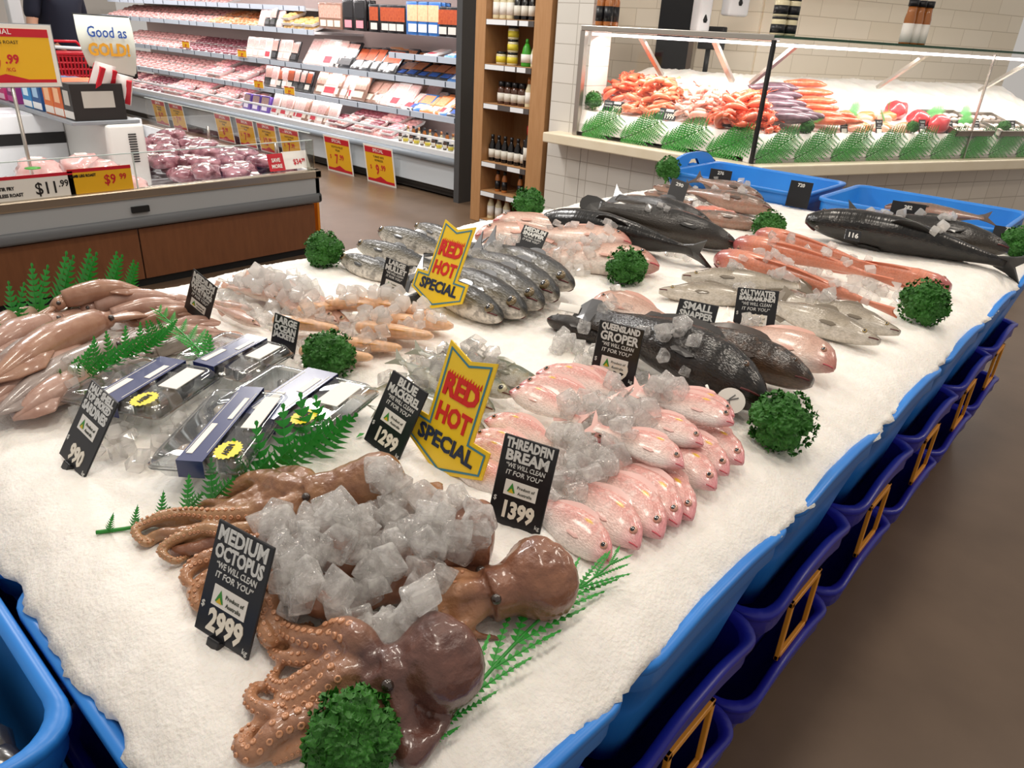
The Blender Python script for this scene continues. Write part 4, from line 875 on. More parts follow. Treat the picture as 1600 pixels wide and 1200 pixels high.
FM = {
 'bream': fish_mat('bream_skin', 'f6ece6', 'efcfc5', 'dc9d94', 'f6e6de', .35, (46, 26), .26, .4, head='e48f96', patch=(.30, .84, .05, 'e8b83c')),
 'snapper': fish_mat('snapper_skin', 'f0e2d8', 'e2c2b2', 'bb9280', 'd0a592', .35, (60, 34), .28, .35, head='b56a5c'),
 'mullet': fish_mat('mullet_skin', 'e6dfd4', '6c6656', '1e2123', '3c3932', .5, (40, 16), .4, 1.0, coat=.15),
 'mackerel': fish_mat('mackerel_skin', 'e6e4dc', 'b9b6a4', '5c6350', '8a7436', .5, (90, 40), .32, .4, coat=.25),
 'groper': fish_mat('groper_skin', '2c231d', '17120f', '0d0a09', '3a2e25', .3, (60, 34), .24, .5, coat=.0),
 'groper_brown': fish_mat('brown_groper_skin', '5c4636', '3a2a1f', '1e1611', '6a4c36', .35, (60, 34), .24, .5, coat=.1),
 'barra': fish_mat('barramundi_skin', 'd8d0c4', 'b0a594', '7d7262', '94886f', .3, (60, 30), .25, .35),
 'redfish': fish_mat('red_fish_skin', 'e6b0a0', 'd98f74', 'cf7f62', 'd99a84', .3, (90, 30), .3, .15, head='a8525a'),
 'salmonid': fish_mat('dark_fish_skin', '3c362f', '1f1c19', '100f0e', '3a352f', .3, (90, 44), .24, .45, coat=.1),
 'whiting': fish_mat('whiting_skin', 'e6cfc0', 'cfa796', 'a97f6c', 'b98870', .3, (80, 34), .25, .2),
 'jacket': fish_mat('jacket_flesh', 'f0cdb6', 'ebbfa4', 'e8b78c', 'eecfc0', .4, (20, 10), .35, .3),
 'bronze': fish_mat('bronze_fish_skin', '9a7866', '6f5a4c', '4a4038', 'a8705c', .4, (60, 30), .3, .4),
}
FINM = {k: mat('fin_' + k, c, .35, coat=.5) for k, c in dict(bream='e8bcb4', snapper='d0a090', mullet='3a3a3a', mackerel='8a8a78', groper='1c1714', groper_brown='3a2a20', barra='6d6252', redfish='cf7a5c', salmonid='1a1918', whiting='c9a08c', jacket='e8b44c', bronze='4a3a32').items()}
iris = {k: mat('iris_' + k, c, .15, coat=1) for k, c in dict(bream='c8907c', snapper='b07a60', mullet='6e5c3a', mackerel='c9c4a4', groper='5a3a20', groper_brown='5a3a20', barra='a08850', redfish='a86a50', salmonid='4a4038', whiting='b09070', jacket='b09070', bronze='5a4a3a').items()}
pupil = mat('fish_pupil', '0c0b0b', .08, coat=1); mouth_m = mat('mouth_dark', '5a2424', .5); mouth_p = mat('mouth_pink', 'c4505c', .4)
COLL = []     # meshes the loose ice rests on
def sheet(out2d, thick):
    """closed thin blade from an outline in (s, d); returns verts (s, lateral, d)"""
    n = len(out2d); c = (sum(p[0] for p in out2d) / n, sum(p[1] for p in out2d) / n)
    v = [(p[0], thick * .5, p[1]) for p in out2d] + [(p[0], -thick * .5, p[1]) for p in out2d] + [(c[0], thick, c[1]), (c[0], -thick, c[1])]; f = []
    for i in range(n):
        j = (i + 1) % n; f += [(i, j, 2 * n), (n + j, n + i, 2 * n + 1), (j, i, n + i, n + j)]
    return v, f
def fish(kind, label, nose, tail, roll=15, side=-1, lift=0., bend=0., arch=0., skin=None, hs=1., ws=1., tailfin=True, eyes=True, group=None, name=None, dz=.03, world=False, dip=0., mouth=True, dzt=None, paddle=False):
    N = Vector(nose) if world else TB(nose[0], nose[1], dz); T = Vector(tail) if world else TB(tail[0], tail[1], dzt or dz); skin = skin or kind
    Lg = (T - N).length; ex = (T - N).normalized(); up = Vector((0, 0, 1)); perp = up.cross(ex).normalized(); up2 = ex.cross(perp)
    a = math.radians(roll); ed = perp * (side * math.cos(a)) + up2 * math.sin(a); el = ex.cross(ed)
    tab = PROF[kind]
    def W(u, y, z):
        k = 4 * u * (1 - u); return N + ex * (u * Lg) + el * (y * Lg) + ed * (z * Lg) + perp * (bend * k * Lg) + up * (arch * k * Lg - dip * Lg * max(0, u - .6) ** 2 * 4)
    ns, nr = 34, 18; v = []; uv = []; f = []
    for i in range(ns):
        u = .9 * (i / (ns - 1)) ** 1.15
        t, b, hw = interp(u, tab); t *= hs; b *= hs; hw *= ws
        for j in range(nr):
            th = 2 * PI * j / nr; c, s = math.cos(th), math.sin(th)
            ug = .235 + .02 * s - (.02 if abs(s) > .8 else 0); k = 1.0
            if eyes: k = 1.0 + .075 * sstep((ug - u) / .012 + 1) * sstep(u / .1)
            y = hw * k * (abs(c) ** .85) * (1 if c > 0 else -1); z = (t if s > 0 else b) * s
            v.append((u, y, z)); uv.append((u, .5 + .5 * s))
    for i in range(ns - 1):
        for j in range(nr): f.append((i * nr + j, (i + 1) * nr + j, (i + 1) * nr + (j + 1) % nr, i * nr + (j + 1) % nr))
    f.append(tuple(range(nr))); f.append(tuple(reversed([(ns - 1) * nr + j for j in range(nr)])))
    P = [W(*p) for p in v]; mid = W(.45, 0, 0)
    dzs = min(p.z - hz(p.x, p.y) for p in P[:28 * nr]); sh_ = lift - dzs - .006
    if not world: N = N + up * sh_; P = [p + up * sh_ for p in P]
    base = Vector((mid.x, mid.y, hz(mid.x, mid.y) + lift)) if not world else mid
    r = empty(name or {'bream': 'bream', 'groper_brown': 'groper'}.get(kind, {'salmonid': 'dark_fish', 'barra': 'barramundi', 'jacket': 'ocean_jacket', 'redfish': 'red_fish'}.get(kind, kind)), label, 'fish', base, group=group)
    # fish faces: outward winding check is not needed for closed lofts
    o = link('body', new_mesh('body', [p - base for p in P], f, uv, True, [FM[skin]]), r); COLL.append((P, f))
    def part(nm, vs, fs, m, smooth=True): return link(nm, new_mesh(nm, [W(p[0], p[1], p[2]) - base for p in vs], fs, None, smooth, m if isinstance(m, list) else [m]), r)
    t9 = interp(.88, tab)
    if tailfin:
        h = t9[0] * hs
        if paddle or kind in ('groper',): ol = [(.87, h), (.93, h * 1.5), (.99, h * 1.45), (1.02, h * .7), (1.025, 0), (1.02, -h * .7), (.99, -h * 1.4), (.93, -h * 1.45), (.87, -h)]
        elif kind in ('redfish', 'jacket', 'barra', 'whiting'): ol = [(.87, h), (.94, h * 1.7), (1.0, h * 2.2), (.985, h * .8), (.985, -h * .8), (1.0, -h * 2.1), (.94, -h * 1.6), (.87, -h)]
        else: ol = [(.86, h), (.92, h * 1.7), (1.0, h * 3.4), (.97, h * 1.7), (.935, 0), (.97, -h * 1.7), (1.0, -h * 3.2), (.92, -h * 1.6), (.86, -h)]
        part('tail_fin', *sheet(ol, .008), FINM[skin], False)
    # dorsal and anal fins
    d0, d1, hh = dict(mullet=(.36, .74, .04), mackerel=(.30, .62, .03), barra=(.32, .74, .045), redfish=(.25, .8, .022), jacket=(.35, .7, .03), groper=(.26, .8, .04), salmonid=(.38, .62, .04), whiting=(.3, .75, .035)).get(kind, (.25, .78, .04))
    n = 14; top = []; bot = []
    for i in range(n + 1):
        k = i / n; u = d0 + (d1 - d0) * k; tt = interp(u, tab)[0] * hs
        sh = hh * math.sin(PI * min(1, k * 1.15 + .12)) ** .7 * (1 if kind not in ('mullet', 'barra') else abs(math.cos(k * PI)) ** .6) if 0 < i < n else .0
        top.append((u + sh * .5, tt + max(sh, 0) - .002)); bot.append((u, tt - .012))
    vs = [(s_, .004, d) for s_, d in bot] + [(s_, .0015, d) for s_, d in top] + [(s_, -.004, d) for s_, d in bot] + [(s_, -.0015, d) for s_, d in top]; fs = []; m = n + 1
    for i in range(n): fs += [(i, i + 1, m + i + 1, m + i), (2 * m + i + 1, 2 * m + i, 3 * m + i, 3 * m + i + 1), (m + i, m + i + 1, 3 * m + i + 1, 3 * m + i)]
    part('dorsal_fin', vs, fs, FINM[skin], False)
    ol = []
    for u, q in ((.62, .0), (.64, .035), (.70, .03), (.78, .005)): ol.append((u, -interp(u, tab)[1] * hs - q))
    ol += [(.76, -interp(.76, tab)[1] * hs + .01), (.64, -interp(.64, tab)[1] * hs + .01)]
    part('anal_fin', *sheet(ol, .006), FINM[skin], False)
    for sg in (-1, 1):
        u0 = .27; hw = interp(u0, tab)[2] * ws; vs, fs = sheet([(u0, -.025), (u0 + .03, -.012), (u0 + .10, -.018), (u0 + .115, -.032), (u0 + .10, -.04), (u0 + .03, -.042)], .003)
        vs = [(p[0], sg * (hw * 1.0 + .002 + .02 * (p[0] - u0)) + p[1], p[2]) for p in vs]; part('pectoral_fin', vs, fs, FINM[skin], False)
    if eyes:
        ue, ke = dict(bream=(.095, .46), snapper=(.12, .5), mullet=(.07, .1), mackerel=(.075, .12), groper=(.10, .62), barra=(.10, .2), redfish=(.06, .45), salmonid=(.07, .25), whiting=(.09, .4)).get(kind, (.09, .4))
        t, b, hw = interp(ue, tab); er = dict(bream=.03, snapper=.023, mullet=.03, mackerel=.032, groper=.013, barra=.016, redfish=.014, salmonid=.013, whiting=.02).get(kind, .02)
        for sg in (-1, 1):
            z0 = t * hs * ke; y0 = sg * hw * ws * 1.06 * (1 - ke * ke) ** .45
            prof = [(er * 1.0, -.3), (er * .98, .12), (er * .8, .30), (er * .56, .40), (er * .54, .41), (er * .3, .45), (.0005, .47)]; nn = 12; vs = []; fs = []; mi = []
            for i, (rr, hh_) in enumerate(prof):
                for j in range(nn): q = 2 * PI * j / nn; vs.append((ue + rr * math.cos(q), y0 + sg * er * hh_, z0 + rr * math.sin(q)))
            for i in range(len(prof) - 1):
                for j in range(nn): fs.append((i * nn + j, i * nn + (j + 1) % nn, (i + 1) * nn + (j + 1) % nn, (i + 1) * nn + j)); mi.append(1 if i >= 3 else 0)
            link('eye', new_mesh('eye', [W(*p) - base for p in vs], fs, None, True, [iris[skin], pupil], mi), r)
        if mouth:
            mv = MB()
            for sg in (-1, 1):
                pts = []
                for i in range(5): u = .004 + .014 * i; t, b, hw = interp(u, tab); pts.append(W(u, sg * hw * ws * 1.06 * .96, -b * hs * (.22 + .05 * i)) - base)
                mv.tube(pts, .0042 * Lg, 5)
            mv.ob('mouth', mouth_p if kind in ('bream', 'snapper') else mouth_m, r)
    return r
# --- threadfin bream: rows fanned around their heap of ice
BR = [((955, 866), (800, 752), 'nearest to the octopuses, whole flank showing'), ((1000, 846), (850, 722), 'second from the octopuses in the bottom row'), ((1036, 832), (893, 705), 'third from the octopuses in the bottom row'),
      ((1062, 812), (925, 695), 'fourth from the octopuses in the bottom row'), ((1084, 800), (955, 688), 'fifth from the octopuses, at the end of the bottom row')]
for i, (a, b, l) in enumerate(BR): fish('bream', f'pink threadfin bream {l}', a, b, 36, -1, .0, bend=-.03, hs=1.22)
for a, b, l, lf in (((1118, 764), (985, 665), 'middle row, lowest snout', 0), ((1138, 741), (1005, 650), 'middle row, mouth open, under the top row', 0), ((1161, 724), (1030, 636), 'far corner of the fan, beside the parsley', 0)):
    fish('bream', f'pink threadfin bream in the {l}', a, b, 36, -1, .012, hs=1.2)
for a, b, l, lf in (((1064, 752), (912, 682), 'lying on top, pale open mouth over the bottom row', .045), ((1094, 720), (942, 660), 'lying on top, in the middle of the three upper ones', .05), ((1140, 695), (975, 640), 'yellowish, topmost and farthest of the upper three', .06), ((1143, 672), (1000, 622), 'mostly hidden behind the yellowish top one', .045)):
    fish('bream', f'pink threadfin bream {l}', a, b, 32, -1, lf, bend=-.04, hs=1.2)
for a, b, l, lf in (((795, 622), (915, 675), 'facing the mackerel, bright full flank, dark belly line', .03), ((812, 605), (960, 640), 'half hidden behind the bright flanked one', .02), ((838, 583), (985, 622), 'facing the mackerel, eye near the mackerel head', .012), ((880, 575), (1000, 612), 'small backed, at the foot of the groper ticket', .006),
                    ((757, 660), (890, 712), 'facing the mackerel, in the lower facing row, topmost', .02), ((735, 676), (870, 730), 'second down in the lower row facing the mackerel', .012), ((722, 690), (855, 752), 'third down in the lower row facing the mackerel', .008), ((708, 712), (830, 775), 'lowest, half behind the arrow sign', .0)):
    fish('bream', f'pink threadfin bream {l}', a, b, 36, 1, lf, bend=.05, hs=1.25)
for a, b, l in (((905, 640), (1010, 700), 'under the ice heap, only its flank glinting'), ((860, 690), (960, 760), 'under the ice heap, nearer to its ticket'), ((930, 690), (1010, 640), 'under the ice heap, towards the groper')):
    fish('bream', f'pink threadfin bream {l}', a, b, 30, 1, .015)
# --- blue mackerel
for a, b, l, lf, s in (((850, 600), (690, 540), 'farthest of the heap, big eye beside the bream', .01, -1), ((800, 625), (640, 548), 'second from the far side of the heap', .02, -1), ((772, 645), (610, 560), 'in the middle of the heap with a dark cheek', .015, -1), ((760, 668), (600, 585), 'nearest head, close behind the arrow sign', .0, -1),
                       ((735, 600), (575, 632), 'with its tail out by the ticket', .0, -1), ((720, 575), (565, 602), 'with its tail nearest to the plastic trays', .0, -1), ((690, 560), (800, 585), 'lying across the top of the heap', .04, 1)):
    fish('mackerel', f'silver blue mackerel {l}', a, b, 40, s, lf)
# --- large mullet
for i, (a, b, l) in enumerate([((782, 497), (640, 425), 'nearest head beside the arrow sign'), ((818, 494), (672, 414), 'second head from the arrow sign'), ((845, 484), (705, 405), 'third head from the arrow sign'), ((868, 474), (730, 398), 'fourth head from the arrow sign'), ((892, 463), (752, 392), 'farthest of the heads, clear big eye')]):
    fish('mullet', f'grey mullet in the fan, {l}', a, b, 42, -1, .0 + .006 * i, hs=1.1)
for a, b, l, lf in (((535, 402), (650, 440), 'nose by the parsley, dark side fin, nearest to its ticket', .0), ((560, 386), (690, 420), 'second in from the parsley', .01), ((593, 371), (720, 408), 'third in from the parsley', .02), ((650, 360), (750, 395), 'farthest of those facing the freezer', .015), ((700, 445), (600, 470), 'tail end under the ice by the ticket', .0)):
    fish('mullet', f'grey mullet facing the freezer, {l}', a, b, 45, 1, lf, hs=1.1)
# --- medium snapper and small snapper
fish('snapper', 'large pale pink snapper with its head by the middle parsley', (1030, 420), (790, 395), 28, -1, .0, hs=.86, bend=-.03)
fish('snapper', 'pink snapper behind its ticket, back showing above the ice', (742, 372), (930, 372), 30, 1, .0, hs=.8); fish('snapper', 'pale snapper at the table edge behind its ticket', (770, 352), (930, 362), 30, 1, .01, hs=.75)
fish('snapper', 'pale snapper under the ice between two snappers', (985, 395), (800, 372), 30, -1, .03, hs=.8)
fish('snapper', 'pink small snapper facing the mullet behind the black groper', (922, 474), (1075, 508), 38, 1, .01, hs=1.15); fish('snapper', 'pink small snapper with dark red snout beside the groper heads', (1300, 590), (1115, 512), 36, -1, .02, hs=1.0)
# --- gropers
fish('groper', 'black groper with a white round tag at its gill, behind its ticket', (1192, 628), (905, 492), 42, -1, .01, hs=1.0, ws=1.05, arch=.03, dz=.05)
fish('groper', 'brown black groper with a big mouth beside the small snapper', (1268, 600), (1005, 505), 48, -1, .02, skin='groper_brown', hs=.85, arch=.02, dz=.05)
fish('groper', 'dark groper head with pale mouth at the near end of its ticket', (857, 496), (1010, 545), 40, 1, .0, hs=.75, tailfin=False)
# --- barramundi
for a, b, l, rl, s, lf in (((1030, 452), (1230, 470), 'nose towards the parsley, nearest to the snapper', 34, 1, .0), ((1065, 436), (1270, 452), 'facing the parsley, behind another', 34, 1, .015), ((1374, 538), (1160, 468), 'grey nose resting on bare ice, by its ticket', 40, -1, .01), ((1406, 521), (1215, 462), 'long jaw, behind the one by its ticket', 40, -1, .012)):
    fish('barra', f'silver grey barramundi {l}', a, b, rl, s, lf, hs=1.0)
# --- red fish
for a, b, l, lf, s in (((1120, 404), (1400, 490), 'nearest to the barramundi, thin tail on the ice', .0, -1), ((1148, 386), (1395, 448), 'middle of the three with purple snouts', .015, -1), ((1182, 371), (1370, 425), 'farthest of the three with purple snouts', .02, -1)):
    fish('redfish', f'long red pink fish {l}', a, b, 50, s, lf, arch=.02)
fish('redfish', 'long red pink fish with its blunt head by the parsley', (1484, 452), (1270, 398), 50, 1, .0, hs=1.25)
# --- dark fish
fish('salmonid', 'long black fish marked 116 lying nearest to the red fish', (1255, 362), (1600, 447), 46, -1, .0, hs=.95, arch=.02); fish('salmonid', 'black fish facing the aisle beside the corner parsley', (1572, 402), (1310, 347), 40, -1, .01, hs=1.0, arch=.02); fish('salmonid', 'black fish half hidden behind the one marked 116', (1270, 350), (1500, 385), 45, -1, .02, hs=.8)
fish('salmonid', 'black fish with its tail fanned out, nearest to the pink snapper', (845, 340), (1112, 400), 46, -1, .0, hs=1.0, arch=.02, dz=.05); fish('salmonid', 'thick black fish pointing to the red fish, tail raised', (1150, 384), (912, 318), 46, -1, .012, hs=1.0, arch=.02, dzt=.13, paddle=True); fish('salmonid', 'dark fish behind the two thick black ones', (1115, 352), (950, 304), 46, -1, .02, hs=.8, arch=.02, dz=.06)
# --- far heap of bronze fish
for a, b, l, lf, hs in (((1204, 335), (1060, 300), 'nearest head to the blue tub', .005, .9), ((1190, 320), (1080, 285), 'standing highest by the blue tub', .02, .8), ((1185, 352), (1050, 328), 'lowest, dark belly on the ice', .0, 1.0), ((975, 304), (1070, 322), 'red flank at the far table edge', .0, .8), ((1008, 296), (1090, 312), 'half under the ice by the far parsley', .0, .7), ((1022, 288), (1100, 300), 'last, against the parsley', .0, .7)):
    fish('salmonid', f'bronze fish in the far heap, {l}', a, b, 35, -1 if a[0] > b[0] else 1, lf, skin='bronze', hs=hs, name='bronze_fish')
# torn pink flesh on that heap
mb = MB(); bm = bmesh.new(); bmesh.ops.create_icosphere(bm, subdivisions=4, radius=1)
c = TB(1118, 335, .03)
for v in bm.verts: k = 1 + .3 * noise.noise(v.co * 2.2); v.co = Vector((v.co.x * .05 * k, v.co.y * .11 * k, v.co.z * .03 * k))
bm.verts.index_update(); mb.add([v.co.copy() for v in bm.verts], [[q.index for q in f.verts] for f in bm.faces]); bm.free()
o = mb.ob('fish_fillet', mat('torn_pink_flesh', 'd98a74', .3, 'c46a58', 20, coat=.7), loc=c); tag(o, 'torn pink fillet on the front of the far bronze heap', 'fillet')
# --- whiting and ocean jackets
for a, b, l, lf in (((548, 502), (430, 438), 'outermost tail on the bare ice', .0), ((528, 500), (415, 446), 'second of the tails by the bare ice', .008), ((505, 498), (400, 452), 'third of the tails by the bare ice', .012), ((478, 480), (380, 430), 'under the ice near the table edge', .02), ((462, 446), (360, 428), 'under the ice at the table edge', .01), ((405, 505), (325, 470), 'nearest to its ticket, pale flank', .02), ((398, 482), (318, 462), 'dark and slim beside its ticket', .02), ((440, 470), (345, 445), 'in the middle under the ice', .025), ((420, 455), (335, 440), 'behind the middle one under the ice', .02), ((395, 520), (330, 500), 'with a reddish cheek by the squid', .0)):
    fish('whiting', f'slim pink brown whiting {l}', a, b, 40, -1, lf, hs=1.05)
for a, b, l, lf in (((585, 500), (722, 512), 'tail nearest to the arrow sign', .0), ((560, 515), (690, 530), 'second tail from the arrow sign', .005), ((520, 530), (640, 540), 'third tail from the arrow sign', .0), ((470, 545), (595, 556), 'tail beside the parsley', .0), ((560, 478), (690, 500), 'far side of the heap', .01), ((510, 485), (620, 490), 'yellow edged, in the middle of the heap', .025), ((430, 505), (540, 520), 'broad cut end behind its ticket', .01), ((465, 490), (575, 480), 'broad cut end at the back of the heap', .01)):
    fish('jacket', f'headless peach ocean jacket, {l}', a, b, 30, -1, lf + .01, eyes=False, hs=1.6, ws=1.5, tailfin=False)
# ------------------------------------------------------------------ octopuses
def octo_mat(name, c1, c2, pale):
    m = mat(name, c1, .34, c2, 26, bump=.6, bscale=110, coat=.55, contrast=.2, detail=8); N = m.node_tree.nodes; L = m.node_tree.links; b = N['Principled BSDF']
    src = b.inputs['Base Color'].links[0].from_socket; at = N.new('ShaderNodeAttribute'); at.attribute_name = 'pale'; mx = N.new('ShaderNodeMix'); mx.data_type = 'RGBA'
    L.new(at.outputs['Fac'], mx.inputs[0]); L.new(src, mx.inputs[6]); mx.inputs[7].default_value = lin(pale); L.new(mx.outputs[2], b.inputs['Base Color']); return m
suck_m = mat('sucker_pale', 'c98f68', .3, coat=.6)
def octopus(label, mantle, mtip, mr, head, arms, m, voxel=.0036, squash=.85, mlift=0., web=None):
    mb = MB(); hp = TB(head[0], head[1], mr * .65 + mlift); c0 = TB(mantle[0], mantle[1], mr * .8 + mlift); c1 = TB(mtip[0], mtip[1], mr * .7 + mlift)
    base = Vector((c0.x, c0.y, hz(c0.x, c0.y)))
    pts = [hp, hp.lerp(c0, .5), c0, c0.lerp(c1, .5), c1]; pp = spline(pts, 16); rr = [mr * interp(i / 15, [(0, .62), (.2, .60), (.45, .95), (.62, 1.0), (.85, .78), (1.0, .35)])[0] for i in range(16)]
    mb.tube(pp, rr, 18)
    pale_pts = []; sk = MB()
    for pts, r0, pale, lf in arms:
        W = []
        for i, q in enumerate(pts):
            k = i / (len(pts) - 1); rad = r0 * (1 - .72 * k); W.append(TB(q[0], q[1], rad * .8 + (lf[i] if hasattr(lf, '__len__') else lf * (1 - k))))
        W = [hp] + W; S = spline(W, 12 * len(W)); n = len(S); R = [r0 * (1.0 - .78 * (i / (n - 1)) ** .9) for i in range(n)]
        mb.tube(S, R, 10)
        if pale:
            pale_pts += S[n // 5:]; acc = 0
            for i in range(n // 5, n - 1):
                acc += (S[i + 1] - S[i]).length
                sp = max(.006, R[i] * .62)
                if acc >= sp:
                    acc = 0; T = (S[i + 1] - S[i]).normalized(); d = Vector((-.55, -.2, .75)); d = (d - T * d.dot(T)).normalized(); e = T.cross(d)
                    for s in (-1, 1):
                        dd = (d * .85 + e * (.5 * s)).normalized(); c = S[i] + dd * R[i] * .93; qr = max(.0016, R[i] * .27); Mx = Matrix.Translation(c) @ dd.to_track_quat('Z', 'Y').to_matrix().to_4x4()
                        v, f = lathe([(qr * .9, -.4 * qr), (qr, .25 * qr), (qr * .72, .55 * qr), (qr * .35, .15 * qr), (0.0002, .1 * qr)], 7); sk.add([Mx @ p for p in v], f)
    if web:
        for q, rw in web: p = TB(q[0], q[1], rw * .5); bm = bmesh.new(); bmesh.ops.create_icosphere(bm, subdivisions=2, radius=rw); bm.verts.index_update(); mb.add([Vector((v.co.x, v.co.y, v.co.z * .75)) + p for v in bm.verts], [[x.index for x in f.verts] for f in bm.faces]); bm.free()
    me = new_mesh('octo_raw', mb.v, mb.f); o = bpy.data.objects.new('octo_raw', me); COL.objects.link(o)
    r_ = o.modifiers.new('r', 'REMESH'); r_.mode = 'VOXEL'; r_.voxel_size = voxel; s = o.modifiers.new('s', 'SMOOTH'); s.iterations = 3; s.factor = .5
    dg = bpy.context.evaluated_depsgraph_get(); me2 = bpy.data.meshes.new_from_object(o.evaluated_get(dg)); bpy.data.objects.remove(o)
    nv = len(me2.vertices); co = np.empty(nv * 3); me2.vertices.foreach_get('co', co); co = co.reshape(-1, 3)
    # skin wrinkles
    for i in range(nv): p = Vector(co[i]); co[i, 2] += .0035 * noise.noise(p * 34) + .0018 * noise.noise(p * 80)
    at = me2.attributes.new('pale', 'FLOAT', 'POINT'); val = np.zeros(nv)
    if pale_pts:
        pp = np.array([tuple(p) for p in pale_pts]); dmin = np.full(nv, 9.)
        for q in pp: dmin = np.minimum(dmin, ((co - q) ** 2).sum(1))
        val = np.clip(1.2 - np.sqrt(dmin) / .021, 0, .85)
    at.data.foreach_set('value', val.astype(np.float32))
    COLL.append(([Vector(p) for p in co], [tuple(p.vertices) for p in me2.polygons]))
    co2 = co - np.array(base); me2.vertices.foreach_set('co', co2.ravel()); me2.polygons.foreach_set('use_smooth', [True] * len(me2.polygons)); me2.materials.clear(); me2.materials.append(m); me2.update()
    t = empty('octopus', label, 'octopus', base); link('body', me2, t)
    if sk.v: sk.xf(Matrix.Translation(-base)).ob('suckers', suck_m, t)
    for s in (-1, 1):
        ax = (c0 - hp).normalized(); lat = ax.cross(Vector((0, 0, 1))).normalized(); p = hp + lat * (s * mr * .48) + Vector((0, 0, mr * .30)) - base
        bm = bmesh.new(); bmesh.ops.create_icosphere(bm, subdivisions=2, radius=mr * .13); bm.verts.index_update(); e = MB().add([v.co + p for v in bm.verts], [[x.index for x in f.verts] for f in bm.faces]); bm.free(); e.ob('eye', mat('octopus_eye', '33261f', .15, coat=1), t)
    return t
OM1 = octo_mat('octopus_purple_brown', '4a2d28', '744c40', 'b98560'); OM2 = octo_mat('octopus_red_brown', '6e4434', '946449', 'b5835c'); OM3 = octo_mat('octopus_tan', '7a5038', 'a0744f', 'b08760')
octopus('dark purple brown octopus in front, mantle beside the long fern, arms curling to the parsley', (680, 1035), (712, 1010), .058, (600, 1058), [
    ([(560, 1085), (500, 1115), (440, 1140), (395, 1178), (378, 1160), (402, 1135), (428, 1142)], .024, True, .01), ([(550, 1085), (480, 1105), (425, 1112), (392, 1095), (402, 1072), (424, 1082)], .019, True, .01), ([(580, 1090), (540, 1125), (510, 1160)], .028, False, .01), ([(620, 1100), (610, 1140), (600, 1185)], .034, False, 0),
    ([(640, 1110), (640, 1180), (680, 1140), (705, 1095), (715, 1078), (700, 1072), (690, 1085)], .02, False, 0), ([(545, 1035), (490, 1055), (450, 1075), (425, 1065), (440, 1040)], .022, True, .02), ([(540, 1020), (480, 1030), (435, 1025), (420, 1005)], .020, True, .015), ([(560, 1000), (530, 985), (510, 992), (540, 1000), (585, 1000)], .024, True, .045), ([(540, 1050), (500, 1080), (460, 1100), (440, 1090), (450, 1065)], .022, True, .03), ([(560, 1010), (490, 1000), (450, 985), (425, 960), (440, 930)], .023, True, .03), ([(570, 1120), (520, 1150), (470, 1170), (425, 1195)], .020, True, .01)], OM1, web=[((575, 1080), .034), ((605, 1105), .034)])
octopus('reddish brown octopus with a round ball mantle beside the bream and fern', (838, 905), (858, 893), .058, (762, 930), [
    ([(720, 905), (690, 918), (660, 945), (668, 965)], .020, False, .03), ([(725, 925), (685, 945), (655, 975), (690, 988)], .022, False, .03), ([(735, 950), (700, 975), (740, 992), (785, 998)], .013, False, .005), ([(720, 900), (680, 895), (650, 912), (640, 930)], .013, True, .04), ([(740, 960), (710, 985), (680, 975)], .02, False, .01), ([(770, 900), (720, 885), (690, 890)], .018, False, .03), ([(735, 965), (690, 1000), (650, 1000)], .016, True, .01), ([(720, 915), (700, 935), (690, 960), (720, 970), (745, 950)], .012, True, .045)], OM2, web=[((720, 940), .042), ((740, 915), .036)])
octopus('brown octopus half under the ice behind the ball shaped one', (738, 842), (765, 845), .055, (670, 875), [
    ([(640, 860), (600, 880), (560, 900)], .024, False, .03), ([(660, 900), (620, 930), (570, 930)], .026, False, .03), ([(690, 860), (640, 830), (590, 840)], .024, False, .02), ([(630, 900), (560, 950), (500, 960)], .024, False, .02)], OM2, mlift=.01)
octopus('long tan octopus arched along the back of the heap by the arrow sign', (585, 758), (630, 752), .052, (480, 775), [
    ([(430, 768), (390, 782), (350, 800), (300, 812), (240, 815), (215, 830)], .026, False, .02), ([(420, 785), (370, 812), (310, 830), (250, 835), (222, 845)], .024, False, .02), ([(430, 800), (380, 820), (320, 850), (262, 850)], .024, False, .01), ([(440, 760), (400, 750), (360, 770), (330, 800)], .03, False, .03), ([(470, 750), (430, 745), (395, 755)], .03, False, .03), ([(425, 800), (350, 806), (290, 802), (235, 814), (212, 830), (226, 848), (250, 842)], .017, True, .03), ([(430, 815), (365, 832), (320, 828), (275, 842), (252, 862), (275, 876), (300, 866)], .016, True, .035), ([(440, 790), (385, 795), (330, 785), (290, 806)], .018, False, .045)], OM3, mlift=.02, voxel=.003)
octopus('small tan octopus dome showing between ice and bream ticket', (668, 798), (690, 802), .045, (610, 815), [([(590, 830), (550, 840), (520, 860)], .02, False, .02), ([(600, 850), (570, 880)], .02, False, .02)], OM3)
octopus('orange brown octopus whose suckered arms spread behind its ticket', (520, 870), (560, 850), .050, (455, 880), [
    ([(420, 850), (360, 865), (310, 880), (290, 905), (310, 920)], .024, True, .015), ([(410, 870), (360, 890), (320, 905), (300, 930), (330, 940)], .022, False, .01), ([(400, 840), (340, 850), (280, 860), (262, 850)], .022, False, .01), ([(420, 920), (425, 960), (460, 1000), (510, 1005)], .022, True, .03), ([(430, 900), (405, 940), (415, 990), (430, 1010), (470, 1015)], .022, True, .01), ([(480, 930), (520, 955), (570, 965), (600, 960)], .024, False, .03), ([(380, 880), (330, 930), (345, 960)], .020, True, .0), ([(400, 865), (340, 895), (305, 925), (312, 950), (340, 945)], .017, True, .02), ([(430, 930), (410, 965), (425, 1000), (460, 985), (490, 975)], .017, True, .03)], OM2, voxel=.003)
